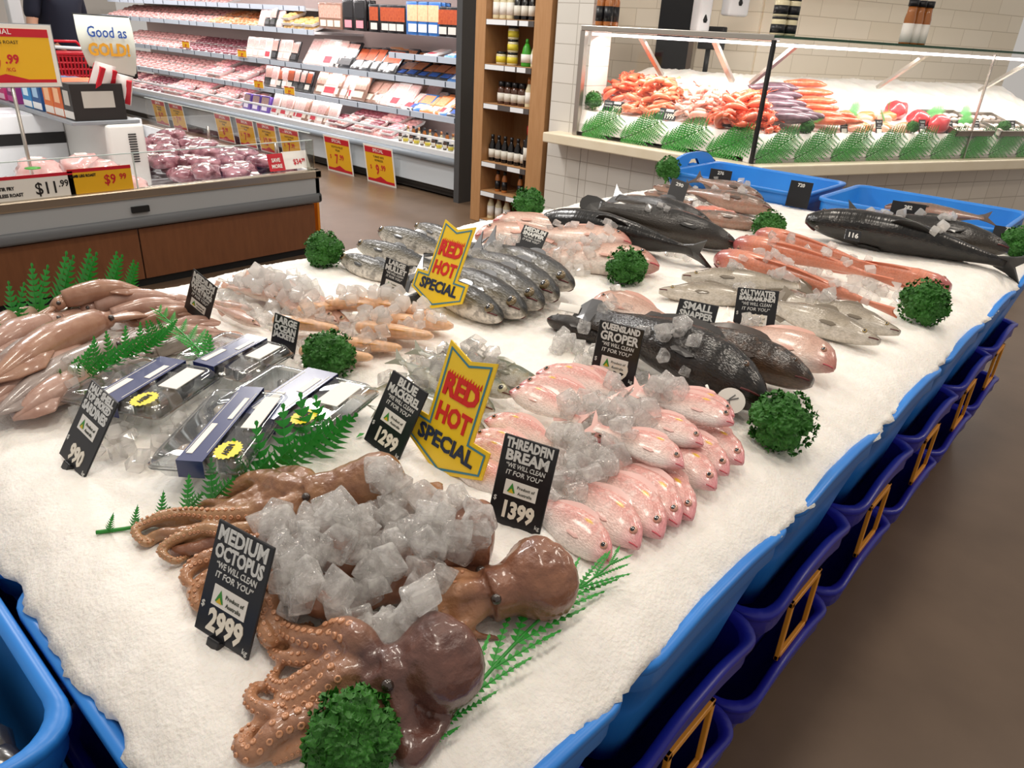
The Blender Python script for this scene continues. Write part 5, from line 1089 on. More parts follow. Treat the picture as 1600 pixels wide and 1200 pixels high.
# ------------------------------------------------------------------ squid
SQM = [mat('squid_pink', 'bd9c8e', .3, 'a37a68', 26, coat=.6, sss=.1, contrast=.25, bump=.5, bscale=45, detail=6), mat('squid_brown', 'b08870', .3, '946650', 26, coat=.6, sss=.1, contrast=.25, bump=.5, bscale=45, detail=6), mat('squid_grey', 'b0a29a', .3, '857570', 26, coat=.6, sss=.1, contrast=.25, bump=.5, bscale=45, detail=6)]
def squid(label, tip, collar, headend, r, mi, lf=0., arms=None, bend=0):
    a, b = TB(tip[0], tip[1], r * .8 + lf), TB(collar[0], collar[1], r * .8 + lf); h = TB(headend[0], headend[1], r * .6 + lf * .5); base = Vector(((a.x + b.x) / 2, (a.y + b.y) / 2, hz((a.x + b.x) / 2, (a.y + b.y) / 2)))
    L = (b - a).length; pr = Vector((0, 0, 1)).cross(b - a).normalized(); mid = (a + b) / 2 + pr * bend * L + Vector((0, 0, .012))
    S = spline([a, mid, b], 22); R = [r * interp(i / 21, [(0, .06), (.12, .42), (.3, .8), (.55, 1.0), (.85, .95), (1, .82)])[0] for i in range(22)]
    t = empty('squid', label, 'squid', base); mb = MB(); mb.tube(S, R, 14); nb = len(mb.v)
    hd = (h - b); hl = hd.length; hd.normalize()
    mb.tube([b - hd * .01, b + hd * hl * .15, b + hd * hl * .3], [r * .5, r * .62, r * .45], 12)
    for k in range(7):
        an = (k - 3) * .12; d = Matrix.Rotation(an, 3, 'Z') @ hd; e = h + pr * (k - 3) * .012 + Vector((0, 0, .004 * (k % 3)))
        e.z = max(e.z, hz(e.x, e.y) + .004); mb.tube(spline([b + hd * hl * .22, (b + hd * hl * .55 + e) / 2 + d * .01 + Vector((0, 0, .006)), e], 9), [r * .24 * (1 - .09 * i) for i in range(9)], 7)
    COLL.append((list(mb.v), list(mb.f)))
    mb.xf(Matrix.Translation(-base)).ob('body', SQM[mi], t)
    ax = (S[8] - S[0]).normalized()
    for s in (-1, 1):
        ol = [S[0], S[2] + pr * s * r * 1.0, S[5] + pr * s * r * 1.6, S[9] + pr * s * r * .95]; ol2 = [S[0], S[2], S[5], S[9]]; v = []; f = []
        for i in range(4): v += [ol[i] + Vector((0, 0, .0)), ol2[i] + Vector((0, 0, R[(0, 2, 5, 9)[i]] * .5)), ol[i] - Vector((0, 0, .004)), ol2[i] - Vector((0, 0, R[(0, 2, 5, 9)[i]] * .2))]
        for i in range(3):
            q = 4 * i; f += [(q, q + 1, q + 5, q + 4), (q + 2, q + 6, q + 7, q + 3), (q, q + 4, q + 6, q + 2)]
        link('fin', new_mesh('fin', [p - base for p in v], f, None, True, [SQM[mi]]), t)
        bm = bmesh.new(); bmesh.ops.create_icosphere(bm, subdivisions=2, radius=r * .2); p = b + hd * hl * .16 + pr * s * r * .55 + Vector((0, 0, r * .25)) - base; bm.verts.index_update(); MB().add([v.co + p for v in bm.verts], [[x.index for x in q.verts] for q in bm.faces]).ob('eye', mat('squid_eye', '2c2422', .1, coat=1), t); bm.free()
    return t
for tip, col, he, r, mi, lf, lab in [
    ((222, 452), (100, 468), (45, 512), .026, 1, .055, 'lying along the top of the heap against the far fern'), ((275, 465), (150, 478), (70, 500), .022, 0, .035, 'thin tip nearest to the whiting ticket'), ((292, 476), (175, 492), (110, 520), .02, 0, .025, 'slim, just below the thin tipped one'),
    ((-20, 600), (150, 503), (215, 495), .036, 1, .045, 'widest and brownest, across the middle of the heap'), ((-30, 560), (70, 505), (140, 480), .03, 0, .03, 'behind the widest one, running off the table end'), ((-30, 535), (50, 492), (110, 475), .026, 0, .02, 'at the far table end of the heap'),
    ((-20, 632), (125, 555), (185, 535), .030, 0, .02, 'pale, below the widest one'), ((-10, 650), (165, 545), (225, 520), .028, 2, .015, 'greyish with a silver back beside the fern'), ((20, 655), (150, 590), (215, 560), .03, 0, .0, 'nearest to the sardine trays, at the front of the heap'),
    ((318, 488), (215, 505), (165, 500), .018, 1, .02, 'small brown, its head in the middle of the heap'), ((345, 503), (255, 520), (190, 525), .018, 0, .012, 'small, pointing under the whiting ticket'), ((350, 520), (240, 535), (180, 540), .02, 0, .006, 'small, beside the upright fern tip'),
    ((330, 535), (245, 550), (190, 565), .018, 2, .0, 'small, tucked behind the sardine trays'), ((-20, 590), (90, 530), (150, 512), .026, 2, .035, 'narrow, between the two widest'), ((-40, 610), (60, 560), (130, 545), .026, 0, .03, 'wrinkled, in front of the widest one'), ((310, 470), (230, 482), (180, 492), .016, 0, .015, 'smallest, by the table edge')]:
    squid(f'pink brown squid {lab}', tip, col, he, r, mi, lf)
# ------------------------------------------------------------------ clear trays of sardines
clearp = glass_mat('clear_tray_plastic', (.93, .95, .96), .7); navyl = mat('navy_label', '1d2a63', .3, coat=.6); sard = mat('sardine_dark', '4a4a4e', .25, '8f8a84', 30, coat=.8); yst = mat('yellow_sticker', 'e8d420', .45); flesh = mat('seafood_flesh', '9a7a68', .3, 'c9b4a0', 25, coat=.8)
def tray(label, quad, lift, tilt, sticker=True, fill=0):
    P = [TB(q[0], q[1], .035 + lift) for q in quad]      # far, right, near, left corners
    c = sum(P, Vector()) / 4; e2 = ((P[2] - P[1]) + (P[3] - P[0])) / 2; e1 = ((P[1] - P[0]) + (P[2] - P[3])) / 2
    Lx, Ly = e2.length, e1.length; x = e2.normalized(); y = (e1 - x * e1.dot(x)).normalized(); n = x.cross(y)
    if n.z < 0: y = -y; n = -n
    M = Matrix(((x.x, y.x, n.x, c.x), (x.y, y.y, n.y, c.y), (x.z, y.z, n.z, hz(c.x, c.y) + lift), (0, 0, 0, 1))) @ Matrix.Rotation(tilt, 4, 'Y')
    t = empty('sardine_tray', label, 'tray'); t.matrix_world = M; h = .042
    def rr(w, d, z, r=.015):
        out = []
        for sx, sy, a0 in ((1, 1, 0), (-1, 1, PI / 2), (-1, -1, PI), (1, -1, 1.5 * PI)):
            for i in range(5): a = a0 + PI / 2 * i / 4; out.append((sx * (w / 2 - r) + r * math.cos(a), sy * (d / 2 - r) + r * math.sin(a), z))
        return out
    def shell(rings, nm, m):
        k = len(rings[0]); v = [p for q in rings for p in q]; f = []
        for i in range(len(rings) - 1):
            for j in range(k): f.append((i * k + j, i * k + (j + 1) % k, (i + 1) * k + (j + 1) % k, (i + 1) * k + j))
        f.append(tuple(reversed(range(k)))); f.append(tuple((len(rings) - 1) * k + j for j in range(k))); return link(nm, new_mesh(nm, v, f, None, True, [m]), t)
    shell([rr(Lx * .86, Ly * .84, 0), rr(Lx * .95, Ly * .94, h * .5), rr(Lx, Ly, h * .52), rr(Lx, Ly, h * .6)], 'tray_base', clearp)
    shell([rr(Lx * .985, Ly * .98, h * .6), rr(Lx * .95, Ly * .94, h * .8), rr(Lx * .90, Ly * .87, h), rr(Lx * .86, Ly * .82, h * .96)], 'lid', clearp)
    bw = Ly * .27; b0 = -Ly * .02
    bnd = MB().box(-Lx * .5, Lx * .5, b0 - bw / 2, b0 + bw / 2, h + .0005, h + .002).box(-Lx * .502, -Lx * .5, b0 - bw / 2, b0 + bw / 2, h * .3, h + .002).box(Lx * .5, Lx * .502, b0 - bw / 2, b0 + bw / 2, h * .3, h + .002).ob('label_band', navyl, t, False)
    MB().box(-Lx * .40, Lx * .40, b0 - bw * .42, b0 - bw * .40, h + .002, h + .0025).box(-Lx * .4, Lx * .4, b0 + bw * .40, b0 + bw * .42, h + .002, h + .0025).box(Lx * .05, Lx * .42, b0 - bw * .34, b0 - bw * .1, h + .002, h + .003).box(-Lx * .32, -Lx * .02, b0 + bw * .1, b0 + bw * .3, h + .002, h + .003).ob('white_print', m_white, bnd, False)
    MB().box(-Lx * .36, Lx * .08, Ly * .22, Ly * .40, h + .001, h + .0025).ob('paper_label', m_white, t, False)
    if sticker:
        s = MB(); v = [(Lx * .36 + .030 * (1 if i % 2 else .86) * math.cos(i * PI / 18), Ly * .28 + .022 * (1 if i % 2 else .86) * math.sin(i * PI / 18), h + .0035) for i in range(36)]
        s.add(v, [tuple(range(36))]); s.ob('starburst_sticker', yst, t, False); q = MB(); put_text(q, 'NEW', Lx * .36, Ly * .28 - .005, .014, z=h + .004, bold=.0005); q.ob('lettering', blk_ink, t, False)
    for i in range(9):
        s = .012; u = (i % 3 - 1) * Lx * .27; w_ = (i // 3 - 1) * Ly * .26
        MB().tube([(u - Lx * .11, w_ - .006, .014), (u, w_, .02), (u + Lx * .10, w_ + .008, .014)], [.007, .014, .005], 10).ob('sardine', (sard, flesh, mat('pale_shell', 'c4b8aa', .3, coat=.6))[(i + fill) % 3], t)
    return t
tray('clear sardine tray with yellow sticker behind the sardine ticket', [(230, 545), (322, 595), (200, 672), (133, 602)], .012, .0)
tray('clear sardine tray farthest back, partly under its neighbours', [(361, 515), (452, 552), (365, 600), (280, 556)], .01, .0, False, 1)
tray('clear sardine tray in the middle, tipped under the long fern', [(361, 590), (440, 640), (340, 755), (264, 708)], .02, .0, True, 2)
tray('clear sardine tray nearest to the mackerel ticket', [(461, 553), (562, 618), (440, 712), (380, 606)], .022, .0, True, 0)
# ================================================================== tickets, arrow signs, parsley, ferns, loose ice
tk_b = mat('ticket_black', '15161a', .35, coat=.3); tk_w = mat('ticket_white', 'd8d8d4', .6); tk_p = mat('price_cream', 'eee6d6', .5); tri_g = mat('triangle_green', '3f8f3a', .5); tri_y = mat('triangle_gold', 'd8b52a', .5)
def ticket(label, pos, xax, up, w, h, lines, price=None, origin=True, below=.0, foot=True, z=None, clean=True):
    t = empty('price_ticket', label, 'price ticket'); zz = z if z is not None else hz(pos[0], pos[1]) + .004; t.matrix_world = frame_mtx((pos[0], pos[1], zz), xax, up)
    MB().box(-w / 2, w / 2, -below, h, -.0035, 0, .0012, seg=1).ob('board', tk_b, t, False)
    tx = MB(); y = h
    for s, sz in lines:
        y -= sz * w * 1.18; put_text(tx, s, 0, y, sz * w * 1.35, bold=.0009, z=.0004, fit=w * .86)
    if clean:
        for s in ('\u201cWE WILL CLEAN', 'IT FOR YOU\u201d'): y -= .125 * w; put_text(tx, s, .0, y, .115 * w, bold=.0001, z=.0004, fit=w * .72, shear=.1)
    tx.ob('white_lettering', tk_w, t, False)
    if origin:
        y1 = y - .09 * w; y0 = y1 - .27 * w
        ol = MB().box(-.30 * w, .30 * w, y0, y1, -.0002, .0008).ob('origin_label', m_white, t, False)
        MB().add([(-.24 * w, y0 + .06 * w, .0012), (-.09 * w, y0 + .06 * w, .0012), (-.165 * w, y1 - .04 * w, .0012)], [(0, 1, 2)]).ob('green_triangle', tri_g, ol, False)
        MB().add([(-.22 * w, y0 + .05 * w, .0014), (-.11 * w, y0 + .05 * w, .0014), (-.165 * w, y0 + .13 * w, .0014)], [(0, 1, 2)]).ob('gold_triangle', tri_y, ol, False)
        q = MB(); put_text(q, 'Product of', .09 * w, y0 + .15 * w, .075 * w, z=.0012); put_text(q, 'Australia', .09 * w, y0 + .05 * w, .075 * w, z=.0012); q.ob('grey_lettering', mat('grey_ink', '55584f', .6), ol, False)
    if price:
        q = MB(); put_text(q, price, .02 * w, .10 * w, .40 * w, bold=.0016, z=.0005, fit=w * .80, sx=.78); q.ob('price_digits', tk_p, t, False)
        q = MB(); put_text(q, '$', -.46 * w, .34 * w, .12 * w, z=.0005, align='LEFT'); put_text(q, 'kg', .47 * w, .05 * w, .10 * w, z=.0005, align='RIGHT'); q.ob('small_marks', tk_w, t, False)
    if foot: MB().box(-.18 * w, .04 * w, -.018, .004, -.03, .006, .002).ob('clip_foot', tk_b, t, False)
    return t
ticket('black ticket reading medium octopus 2999, nearest to the viewer', (.279, .682), (.194, -.981, -.02), (.381, .057, .923), .096, .144, [('MEDIUM', .20), ('OCTOPUS', .19)], '2999')
ticket('black ticket reading sardines 990 beside the clear trays', (.301, 1.213), (.03, -.994, -.107), (.504, -.078, .86), .094, .141, [('HALF SHELL', .13), ('TOP SMOKED', .13), ('SARDINES', .17)], '990', clean=False)
ticket('black ticket reading blue mackerel 1299', (.707, .905), (.053, -.983, -.177), (.387, -.143, .911), .090, .137, [('BLUE', .17), ('MACKEREL', .17)], '1299', foot=False, below=.006)
ticket('black ticket reading threadfin bream 1399', (.712, .59), (.301, -.953, -.038), (.296, .055, .954), .090, .137, [('THREADFIN', .17), ('BREAM', .19)], '1399', foot=False, below=.006)
ticket('black ticket reading large mullet behind the arrow sign', (1.17, 1.444), (.279, -.945, -.174), (.204, -.119, .972), .074, .1, [('LARGE', .17), ('MULLET', .18)], None, below=.03, foot=False, z=.90)
ticket('black ticket reading medium snapper stuck in the ice', (1.743, 1.475), (.409, -.893, -.187), (.711, .184, .678), .085, .115, [('MEDIUM', .18), ('SNAPPER', .16)], None, below=.03, foot=False, z=.90, origin=False)
ticket('black ticket reading small snapper behind the black groper', (1.537, .756), (.30, -.95, -.02), (.45, .05, .88), .096, .092, [('SMALL', .19), ('SNAPPER', .17)], None, below=.05, foot=False, z=.90, origin=False)
ticket('black ticket reading saltwater barramundi', (1.776, .701), (.40, -.91, .05), (.27, .16, .94), .104, .105, [('SALTWATER', .15), ('BARRAMUNDI', .10)], '999', below=.05, foot=False, z=.88)
ticket('black ticket reading Queensland groper', (1.245, .781), (.186, -.983, .003), (.203, .042, .978), .104, .125, [('QUEENSLAND', .13), ('GROPER', .19)], '2699', below=.035, foot=False, z=.872)
ticket('black ticket reading large ocean jackets beside the parsley', (.805, 1.376), (.278, -.954, -.115), (.213, -.056, .975), .070, .072, [('LARGE', .22), ('OCEAN', .22), ('JACKETS', .17)], None, origin=False, below=.05, foot=False, z=.88, clean=False)
ticket('black ticket reading redspot whiting, half over the squid', (.741, 1.642), (.244, -.866, -.437), (.107, -.424, .899), .078, .108, [('MEDIUM', .18), ('REDSPOT', .17), ('WHITING', .16)], None, below=.04, foot=False, z=.90)
for pos, xa, u, w_, h_, z, s, wh in (((2.829, 1.571), (.521, -.82, -.239), (.609, .161, .777), .076, .104, .93, '290', 'stuck in the far bronze heap'), ((3.52, 1.72), (.15, -.985, .0), (.15, 0, .98), .112, .085, .895, '276', 'standing before the tub with the hand hole'), ((3.545, 1.315), (.1, -.99, .0), (.15, 0, .98), .105, .090, .895, '720', 'at the joint of the two long tubs'),
                             ((3.53, .83), (.1, -.99, 0), (.15, 0, .98), .135, .10, .875, '282', 'before the tub nearest to the aisle'), ((3.52, .435), (.2, -.97, 0), (.3, 0, .95), .11, .06, .89, '730', 'at the corner parsley')):
    t = empty('number_card', f'black number card reading {s} {wh}', 'number card'); t.matrix_world = frame_mtx((pos[0], pos[1], z), xa, u)
    MB().box(-w_ / 2, w_ / 2, -.03, h_, -.003, 0, .001, seg=1).ob('board', tk_b, t, False); q = MB(); put_text(q, s, 0, h_ * .72, .022, bold=.0006, z=.0005); q.ob('white_lettering', tk_w, t, False)
fish('salmonid', 'brown fish lying in the long tub nearest to the aisle', (3.75, .98, .90), (3.95, .56, .90), 20, 1, skin='bronze', world=True, name='bronze_fish')
# white digits on the dark fish
p = TB(1332, 371, .075); t = empty('number_tag', 'small black tag with white number 116 lying on the long black fish', 'number tag'); t.matrix_world = frame_mtx(p, (.45, -.88, -.1), (.55, .2, .8))
MB().box(-.028, .028, -.012, .03, -.002, 0, .001, seg=1).ob('board', tk_b, t, False); q = MB(); put_text(q, '116', 0, .0, .026, bold=.0008, z=.0004); q.ob('white_lettering', tk_w, t, False)
# round white gill tag on the groper
p = TB(1142, 626, .055); t = empty('gill_tag', 'round white plastic tag hanging on the black groper gill', 'tag'); t.matrix_world = frame_mtx(p, (.3, -.93, -.15), (.55, .15, .8))
v = [(.028 * math.cos(i * PI / 12), .026 * math.sin(i * PI / 12), 0) for i in range(24)]; v2 = [(a, b, -.002) for a, b, c in v]
MB().add(v + v2, [tuple(range(24)), tuple(reversed(range(24, 48)))] + [((i + 1) % 24, i, i + 24, (i + 1) % 24 + 24) for i in range(24)]).ob('disc', m_white, t, False)
MB().tube([(.004, .014, .001), (-.004, .002, .001), (.002, -.014, .001)], .0012, 5).tube([(.012, .010, .001), (-.01, -.004, .001)], .0012, 5).ob('ink_mark', mat('grey_marker', '6a6a6a', .6), t); MB().tube([(-.026, 0, -.001), (-.045, .0, .006), (-.055, .012, .002)], .003, 6).ob('tie', m_white, t)
p = TB(890, 482, .06); o = MB().box(-.028, .028, -.012, .012, 0, .003, .0014).ob('paper_tag', m_white); o.matrix_world = frame_mtx(p, (.3, -.95, 0), (.7, .2, .6)); tag(o, 'small white paper tag on the dark groper head', 'tag')
# red hot arrow signs
ay = mat('arrow_yellow', 'f0c81e', .35, coat=.4); ab = mat('arrow_teal', '3f7f92', .45); ar = mat('arrow_red', 'd0241c', .45); an = mat('arrow_navy', '1d2a44', .5)
def arrow_sign(label, pos, xax, up, k, z):
    t = empty('arrow_sign', label, 'sign'); t.matrix_world = frame_mtx((pos[0], pos[1], z), xax, up) @ Matrix.Scale(k, 4)
    a, b, h1, h2, h4, h5 = .05, .086, .033, .077, .203, .187
    ol = [(0, 0), (b, h1), (b, h2), (a, h2), (a, h4), (0, h5), (-a, h4), (-a, h2), (-b, h2), (-b, h1)]
    n = len(ol); v = [(x, y, 0) for x, y in ol] + [(x, y, -.003) for x, y in ol]
    MB().add(v, [(0, 1, 2, 3, 4, 5), (0, 5, 6, 7, 8, 9), (15, 14, 13, 12, 11, 10), (19, 18, 17, 16, 15, 10)] + [((i + 1) % n, i, i + n, (i + 1) % n + n) for i in range(n)]).ob('board', ay, t, False)
    def off(d): return [(0, d * 1.15), (b - d, h1 + d * .5), (b - d, h2 - d), (a - d, h2 - d), (a - d, h4 - d * 1.25), (0, h5 - d * 1.05), (-a + d, h4 - d * 1.25), (-a + d, h2 - d), (-b + d, h2 - d), (-b + d, h1 + d * .5)]
    A, B = off(.006), off(.0095); MB().add([(x, y, .0008) for x, y in A] + [(x, y, .0008) for x, y in B], [(i, (i + 1) % n, (i + 1) % n + n, i + n) for i in range(n)]).ob('teal_border', ab, t, False)
    q = MB(); put_text(q, 'RED', 0, .124, .046, bold=.0022, z=.0008, fit=.074, sx=.9); put_text(q, 'HOT', 0, .080, .042, bold=.0016, z=.0008, fit=.072, sx=.9)
    for s in range(13): x = -.034 + .0057 * s; hh = .008 + .007 * abs(noise.noise(Vector((s * 1.7, 0, k)))); q.add([(x - .0026, .154, .001), (x + .0026, .154, .001), (x + .0015, .154 + hh, .001)], [(0, 1, 2)])
    q.ob('red_lettering', ar, t, False)
    q = MB(); put_text(q, 'SPECIAL', 0, .040, .034, bold=.0012, z=.0008, fit=.142, sx=1.0); q.ob('navy_lettering', an, t, False)
    return t
arrow_sign('yellow arrow sign reading red hot special beside the bream ticket', (.74, .795), (-.02, -.998, -.06), (.30, -.06, .95), 1.13, .846)
arrow_sign('yellow arrow sign reading red hot special among the mullet', (1.25, 1.37), (-.02, -1, .02), (.44, .0, .90), 1.17, .872)
# ------------------------------------------------------------------ parsley
pars = mat('parsley_green', '357a1e', .55, '1f5214', 45, contrast=.2); pst = mat('parsley_stem', '4a8a2c', .5)
def parsley_proto(seed):
    rs = random.Random(seed); t = bpy.data.objects.new('parsley', None); COL.objects.link(t); bm = bmesh.new(); bmesh.ops.create_icosphere(bm, subdivisions=6, radius=1)
    lob = [(Vector((rs.gauss(0, 1), rs.gauss(0, 1), rs.gauss(.2, .8))).normalized(), rs.uniform(.12, .30)) for _ in range(22)]
    for v in bm.verts:
        d = v.co.normalized(); k = .66
        for c, a in lob: q = d.dot(c); k = max(k, .66 + a * sstep((q - .86) / .14) + .05) if q > .86 else k
        c0 = noise.cell(d * 9 + Vector((seed, 0, 0))); f1 = noise.voronoi(d * 7.5 + Vector((seed, 3, 0)))[0]; f2 = noise.voronoi(d * 17 + Vector((3, seed, 0)))[0]
        k *= 1 + .17 * (.45 - f1[0]) + .10 * (.4 - f2[0]) + .03 * c0
        v.co = Vector((d.x * k, d.y * k, d.z * k * .92))
    bm.verts.index_update(); vs = [v.co.copy() for v in bm.verts]; fs = [[q.index for q in f.verts] for f in bm.faces]; bm.free(); mb = MB().add(vs, fs)
    for i in range(260):    # curled leaf tips
        d = Vector((rs.gauss(0, 1), rs.gauss(0, 1), rs.gauss(.15, 1))).normalized(); c = d * rs.uniform(.74, .98); s = rs.uniform(.06, .12); a = d.orthogonal().normalized(); b = d.cross(a); v = []; f = []; ph = rs.uniform(0, 6)
        for j in range(7): th = ph + j * .9; v.append(c + (a * math.cos(th) + b * math.sin(th)) * s * (1 + .3 * math.sin(3 * th)) + d * (.05 * math.sin(2.5 * th + ph) + .03))
        v.append(c - d * .04)
        for j in range(6): f.append((j, j + 1, 7))
        mb.add(v, f)
    mb.ob('foliage', pars, t)
    MB().tube([(0, 0, -.5), (.05, .03, -.85), (.12, .02, -1.12)], [.10, .08, .06], 8).ob('stem', pst, t); return t
PP = [parsley_proto(3), parsley_proto(8)]
for i, (px, py, r, lab) in enumerate([(505, 396, 31, 'at the freezer edge beside the mullet'), (512, 562, 42, 'behind the sardine trays'), (824, 323, 26, 'at the table edge below the oak shelf'), (977, 423, 33, 'between the large snapper and the barramundi'), (1443, 480, 39, 'between the red fish and the aisle'), (1220, 669, 53, 'between the groper heads and the aisle'), (545, 1165, 78, 'nearest to the viewer on the octopus arms'), (1590, 385, 28, 'at the aisle corner by the black fish'), (1043, 270, 20, 'below the hand hole of the blue tub'), (1200, 358, 26, 'between the bronze heap and the red fish')]):
    b = TB(px, py + r * .7, 0) if i != 8 else PZ(1043, 281, .885); dep = (Vector((b.x, b.y, b.z - CAMH))).dot(Vector(tuple(ROT @ np.array([0, 0, 1.])))); R = r * dep / FPX
    cput(PP[i % 2], b.x + .3 * R, b.y + .25 * R, b.z + R * .78, f'bunch of curly green parsley {lab}', 'parsley', 'parsley bunches on the ice', 0, i * 1.9, R * 1.02)
for px, py, s in ((1287, 174, .05), (1440, 185, .045), (1575, 182, .05)):
    k_ = {1287: .47, 1440: 1.48, 1575: 2.5}[px]; p = M2 @ Vector((k_, .06, 1.09)); cput(PP[0], p.x, p.y, p.z, {1287: 'parsley bunch in front of the purple bugs', 1440: 'parsley bunch before the fillets', 1575: 'parsley bunch before the white trays'}[px], 'parsley', 'parsley bunches in the counter', 0, px, s)
p = M1 @ Vector((.06, .10, 1.12)); cput(PP[1], p.x, p.y, p.z, 'parsley bunch at the pier end of the prawn counter', 'parsley', 'parsley bunches in the counter', 0, 1, .07)
# ------------------------------------------------------------------ ferns
fern_m = mat('fern_green', '2c9a32', .4, '22862a', 30); fern_s = mat('fern_stem', '2a8a30', .45)
def fern_mesh(stem, plen, n, upf, fwd=.45, sides=(1, -1), npn=8, base=Vector((0, 0, 0)), wid=.30, upv=Vector((0, 0, 1)), face=None):
    S = spline(stem, 60); mb = MB(); st = MB(); st.tube([p - base for p in S], [.0032 * (1 - .6 * i / 59) for i in range(60)], 6)
    for i in range(n):
        k = (i + .6) / n; idx = min(58, int(k * 59)); p = S[idx]; T = (S[idx + 1] - S[idx]).normalized(); pr = upv.cross(T).normalized()
        ln = plen(k)
        for s in sides:
            d = (pr * (s * (1 - upf)) + upv * upf + T * fwd).normalized(); q = d.cross(face or (upv if upf < .6 else Vector((-1, -.5, .3)))).normalized(); nn = d.cross(q); c0 = p
            tip = [p + d * (ln * t) + Vector((0, 0, -.10 * ln * t * t)) + T * (.10 * ln * t * t) for t in (0, .25, .5, .75, 1)]; st.tube([x - base for x in tip], [.0014, .0012, .001, .0008, .0004], 4, cap=False)
            for j in range(npn):
                t = (j + .7) / npn; c = p + d * (ln * t) + Vector((0, 0, -.10 * ln * t * t)) + T * (.10 * ln * t * t); w = ln * wid * (1 - t) ** .8 + .002
                for e in (-1, 1):
                    x = q * e; a = c + x * w + d * w * .55 + nn * (.12 * w); h = ln / npn * .42; mb.add([c - d * h - base, c + x * w * .5 - d * h * .3 - base + nn * (.06 * w), a - base, c + x * w * .45 + d * h * 1.2 - base + nn * (.06 * w), c + d * h - base], [(0, 1, 2, 3, 4)])
            e = tip[-1]; mb.add([tip[3] - q * .003 - base, tip[3] + q * .003 - base, e + d * .006 - base], [(0, 1, 2)])
    return mb, st
def fern(label, pts, plen, n, upf, lifts=None, **kw):
    P = [TB(x, y, (lifts[i] if lifts else .006)) for i, (x, y) in enumerate(pts)]; base = P[0].copy(); t = empty('fern_frond', label, 'fern', base)
    mb, st = fern_mesh(P, plen, n, upf, base=base, **kw); mb.ob('leaflets', fern_m, t, False); st.ob('stem', fern_s, t); return t
fern('long plastic fern frond lying between the octopuses and the aisle', [(640, 1195), (700, 1125), (760, 1055), (820, 990), (880, 935), (925, 905), (965, 872)], lambda k: .03 + .075 * math.sin(PI * min(1, k * 1.05)) ** 1.2, 10, .25, fwd=1.9, wid=.07, npn=10, lifts=[.01, .012, .014, .014, .012, .016, .03])
fern('long plastic fern frond standing in front of the sardine trays', [(150, 832), (215, 822), (285, 800), (350, 775), (420, 742), (480, 712), (520, 690)], lambda k: .022 + .095 * sstep(k * 1.1) * (1 - .3 * max(0, k - .85) / .15), 10, .60, fwd=.15, wid=.34, npn=7, lifts=[.004, .006, .008, .01, .01, .012, .016])
fern('plastic fern frond leaning on the near squid, by the sardine ticket', [(52, 605), (95, 600), (140, 585), (190, 562), (240, 540), (262, 520)], lambda k: .02 + .055 * math.sin(PI * min(1, k * .8 + .1)), 12, .6, fwd=.3, lifts=[.01, .03, .045, .05, .05, .05])
fern('plastic fern tip standing between squid and the back sardine tray', [(330, 575), (312, 548), (290, 525), (262, 500), (246, 485)], lambda k: .05 * (1 - k) + .015, 8, .4, fwd=.5, lifts=[.02, .05, .06, .075, .09])
fern('plastic fern frond behind the squid at the table edge', [(-40, 560), (20, 520), (70, 490), (120, 470), (175, 458), (215, 455)], lambda k: .075 + .06 * math.sin(PI * k), 7, .86, fwd=.2, lifts=[.02, .03, .04, .05, .05, .04], npn=9)
o = MB().add([(0, 0, 0), (.012, .004, .004), (.02, 0, .002), (.012, -.005, .003)], [(0, 1, 2, 3)]).ob('fern_scrap', fern_m, None, False); o.location = TB(556, 684, .004); tag(o, 'tiny torn scrap of green fern on bare ice', 'leaf')
# fern borders standing behind the counter glass: one frond copied along
fb = None
for M, n, u0, stp in ((M1, 4, .04, .345), (M2, 10, .03, .33)):
    for i in range(n):
        if fb is None:
            fb = empty('fern_frond', '', 'fern'); S = [Vector((0, 0, 0)), Vector((.12, 0, .045)), Vector((.22, 0, .10)), Vector((.33, 0, .155))]
            mb, st = fern_mesh(S, lambda k: .05 + .085 * math.sin(PI * min(1, k * .75 + .2)), 13, .0, fwd=.7, upv=Vector((0, 1, 0)), npn=9, wid=.215, face=Vector((0, 1, 0))); mb.ob('leaflets', mat('fern_fresh', '4bab48', .45), fb, False); st.ob('stem', mat('fern_dark_stem', '33402c', .5), fb); o = fb
        else: o = dup(fb)
        o.matrix_world = M @ Matrix.Translation((u0 + stp * i, .009 + .0025 * (i % 2), .895)); tag(o, ('green fern frond lining the prawn counter glass' if M is M1 else 'green fern frond lining the fillet counter glass'), 'fern', 'fern border of the prawn counter' if M is M1 else 'fern border of the fillet counter')
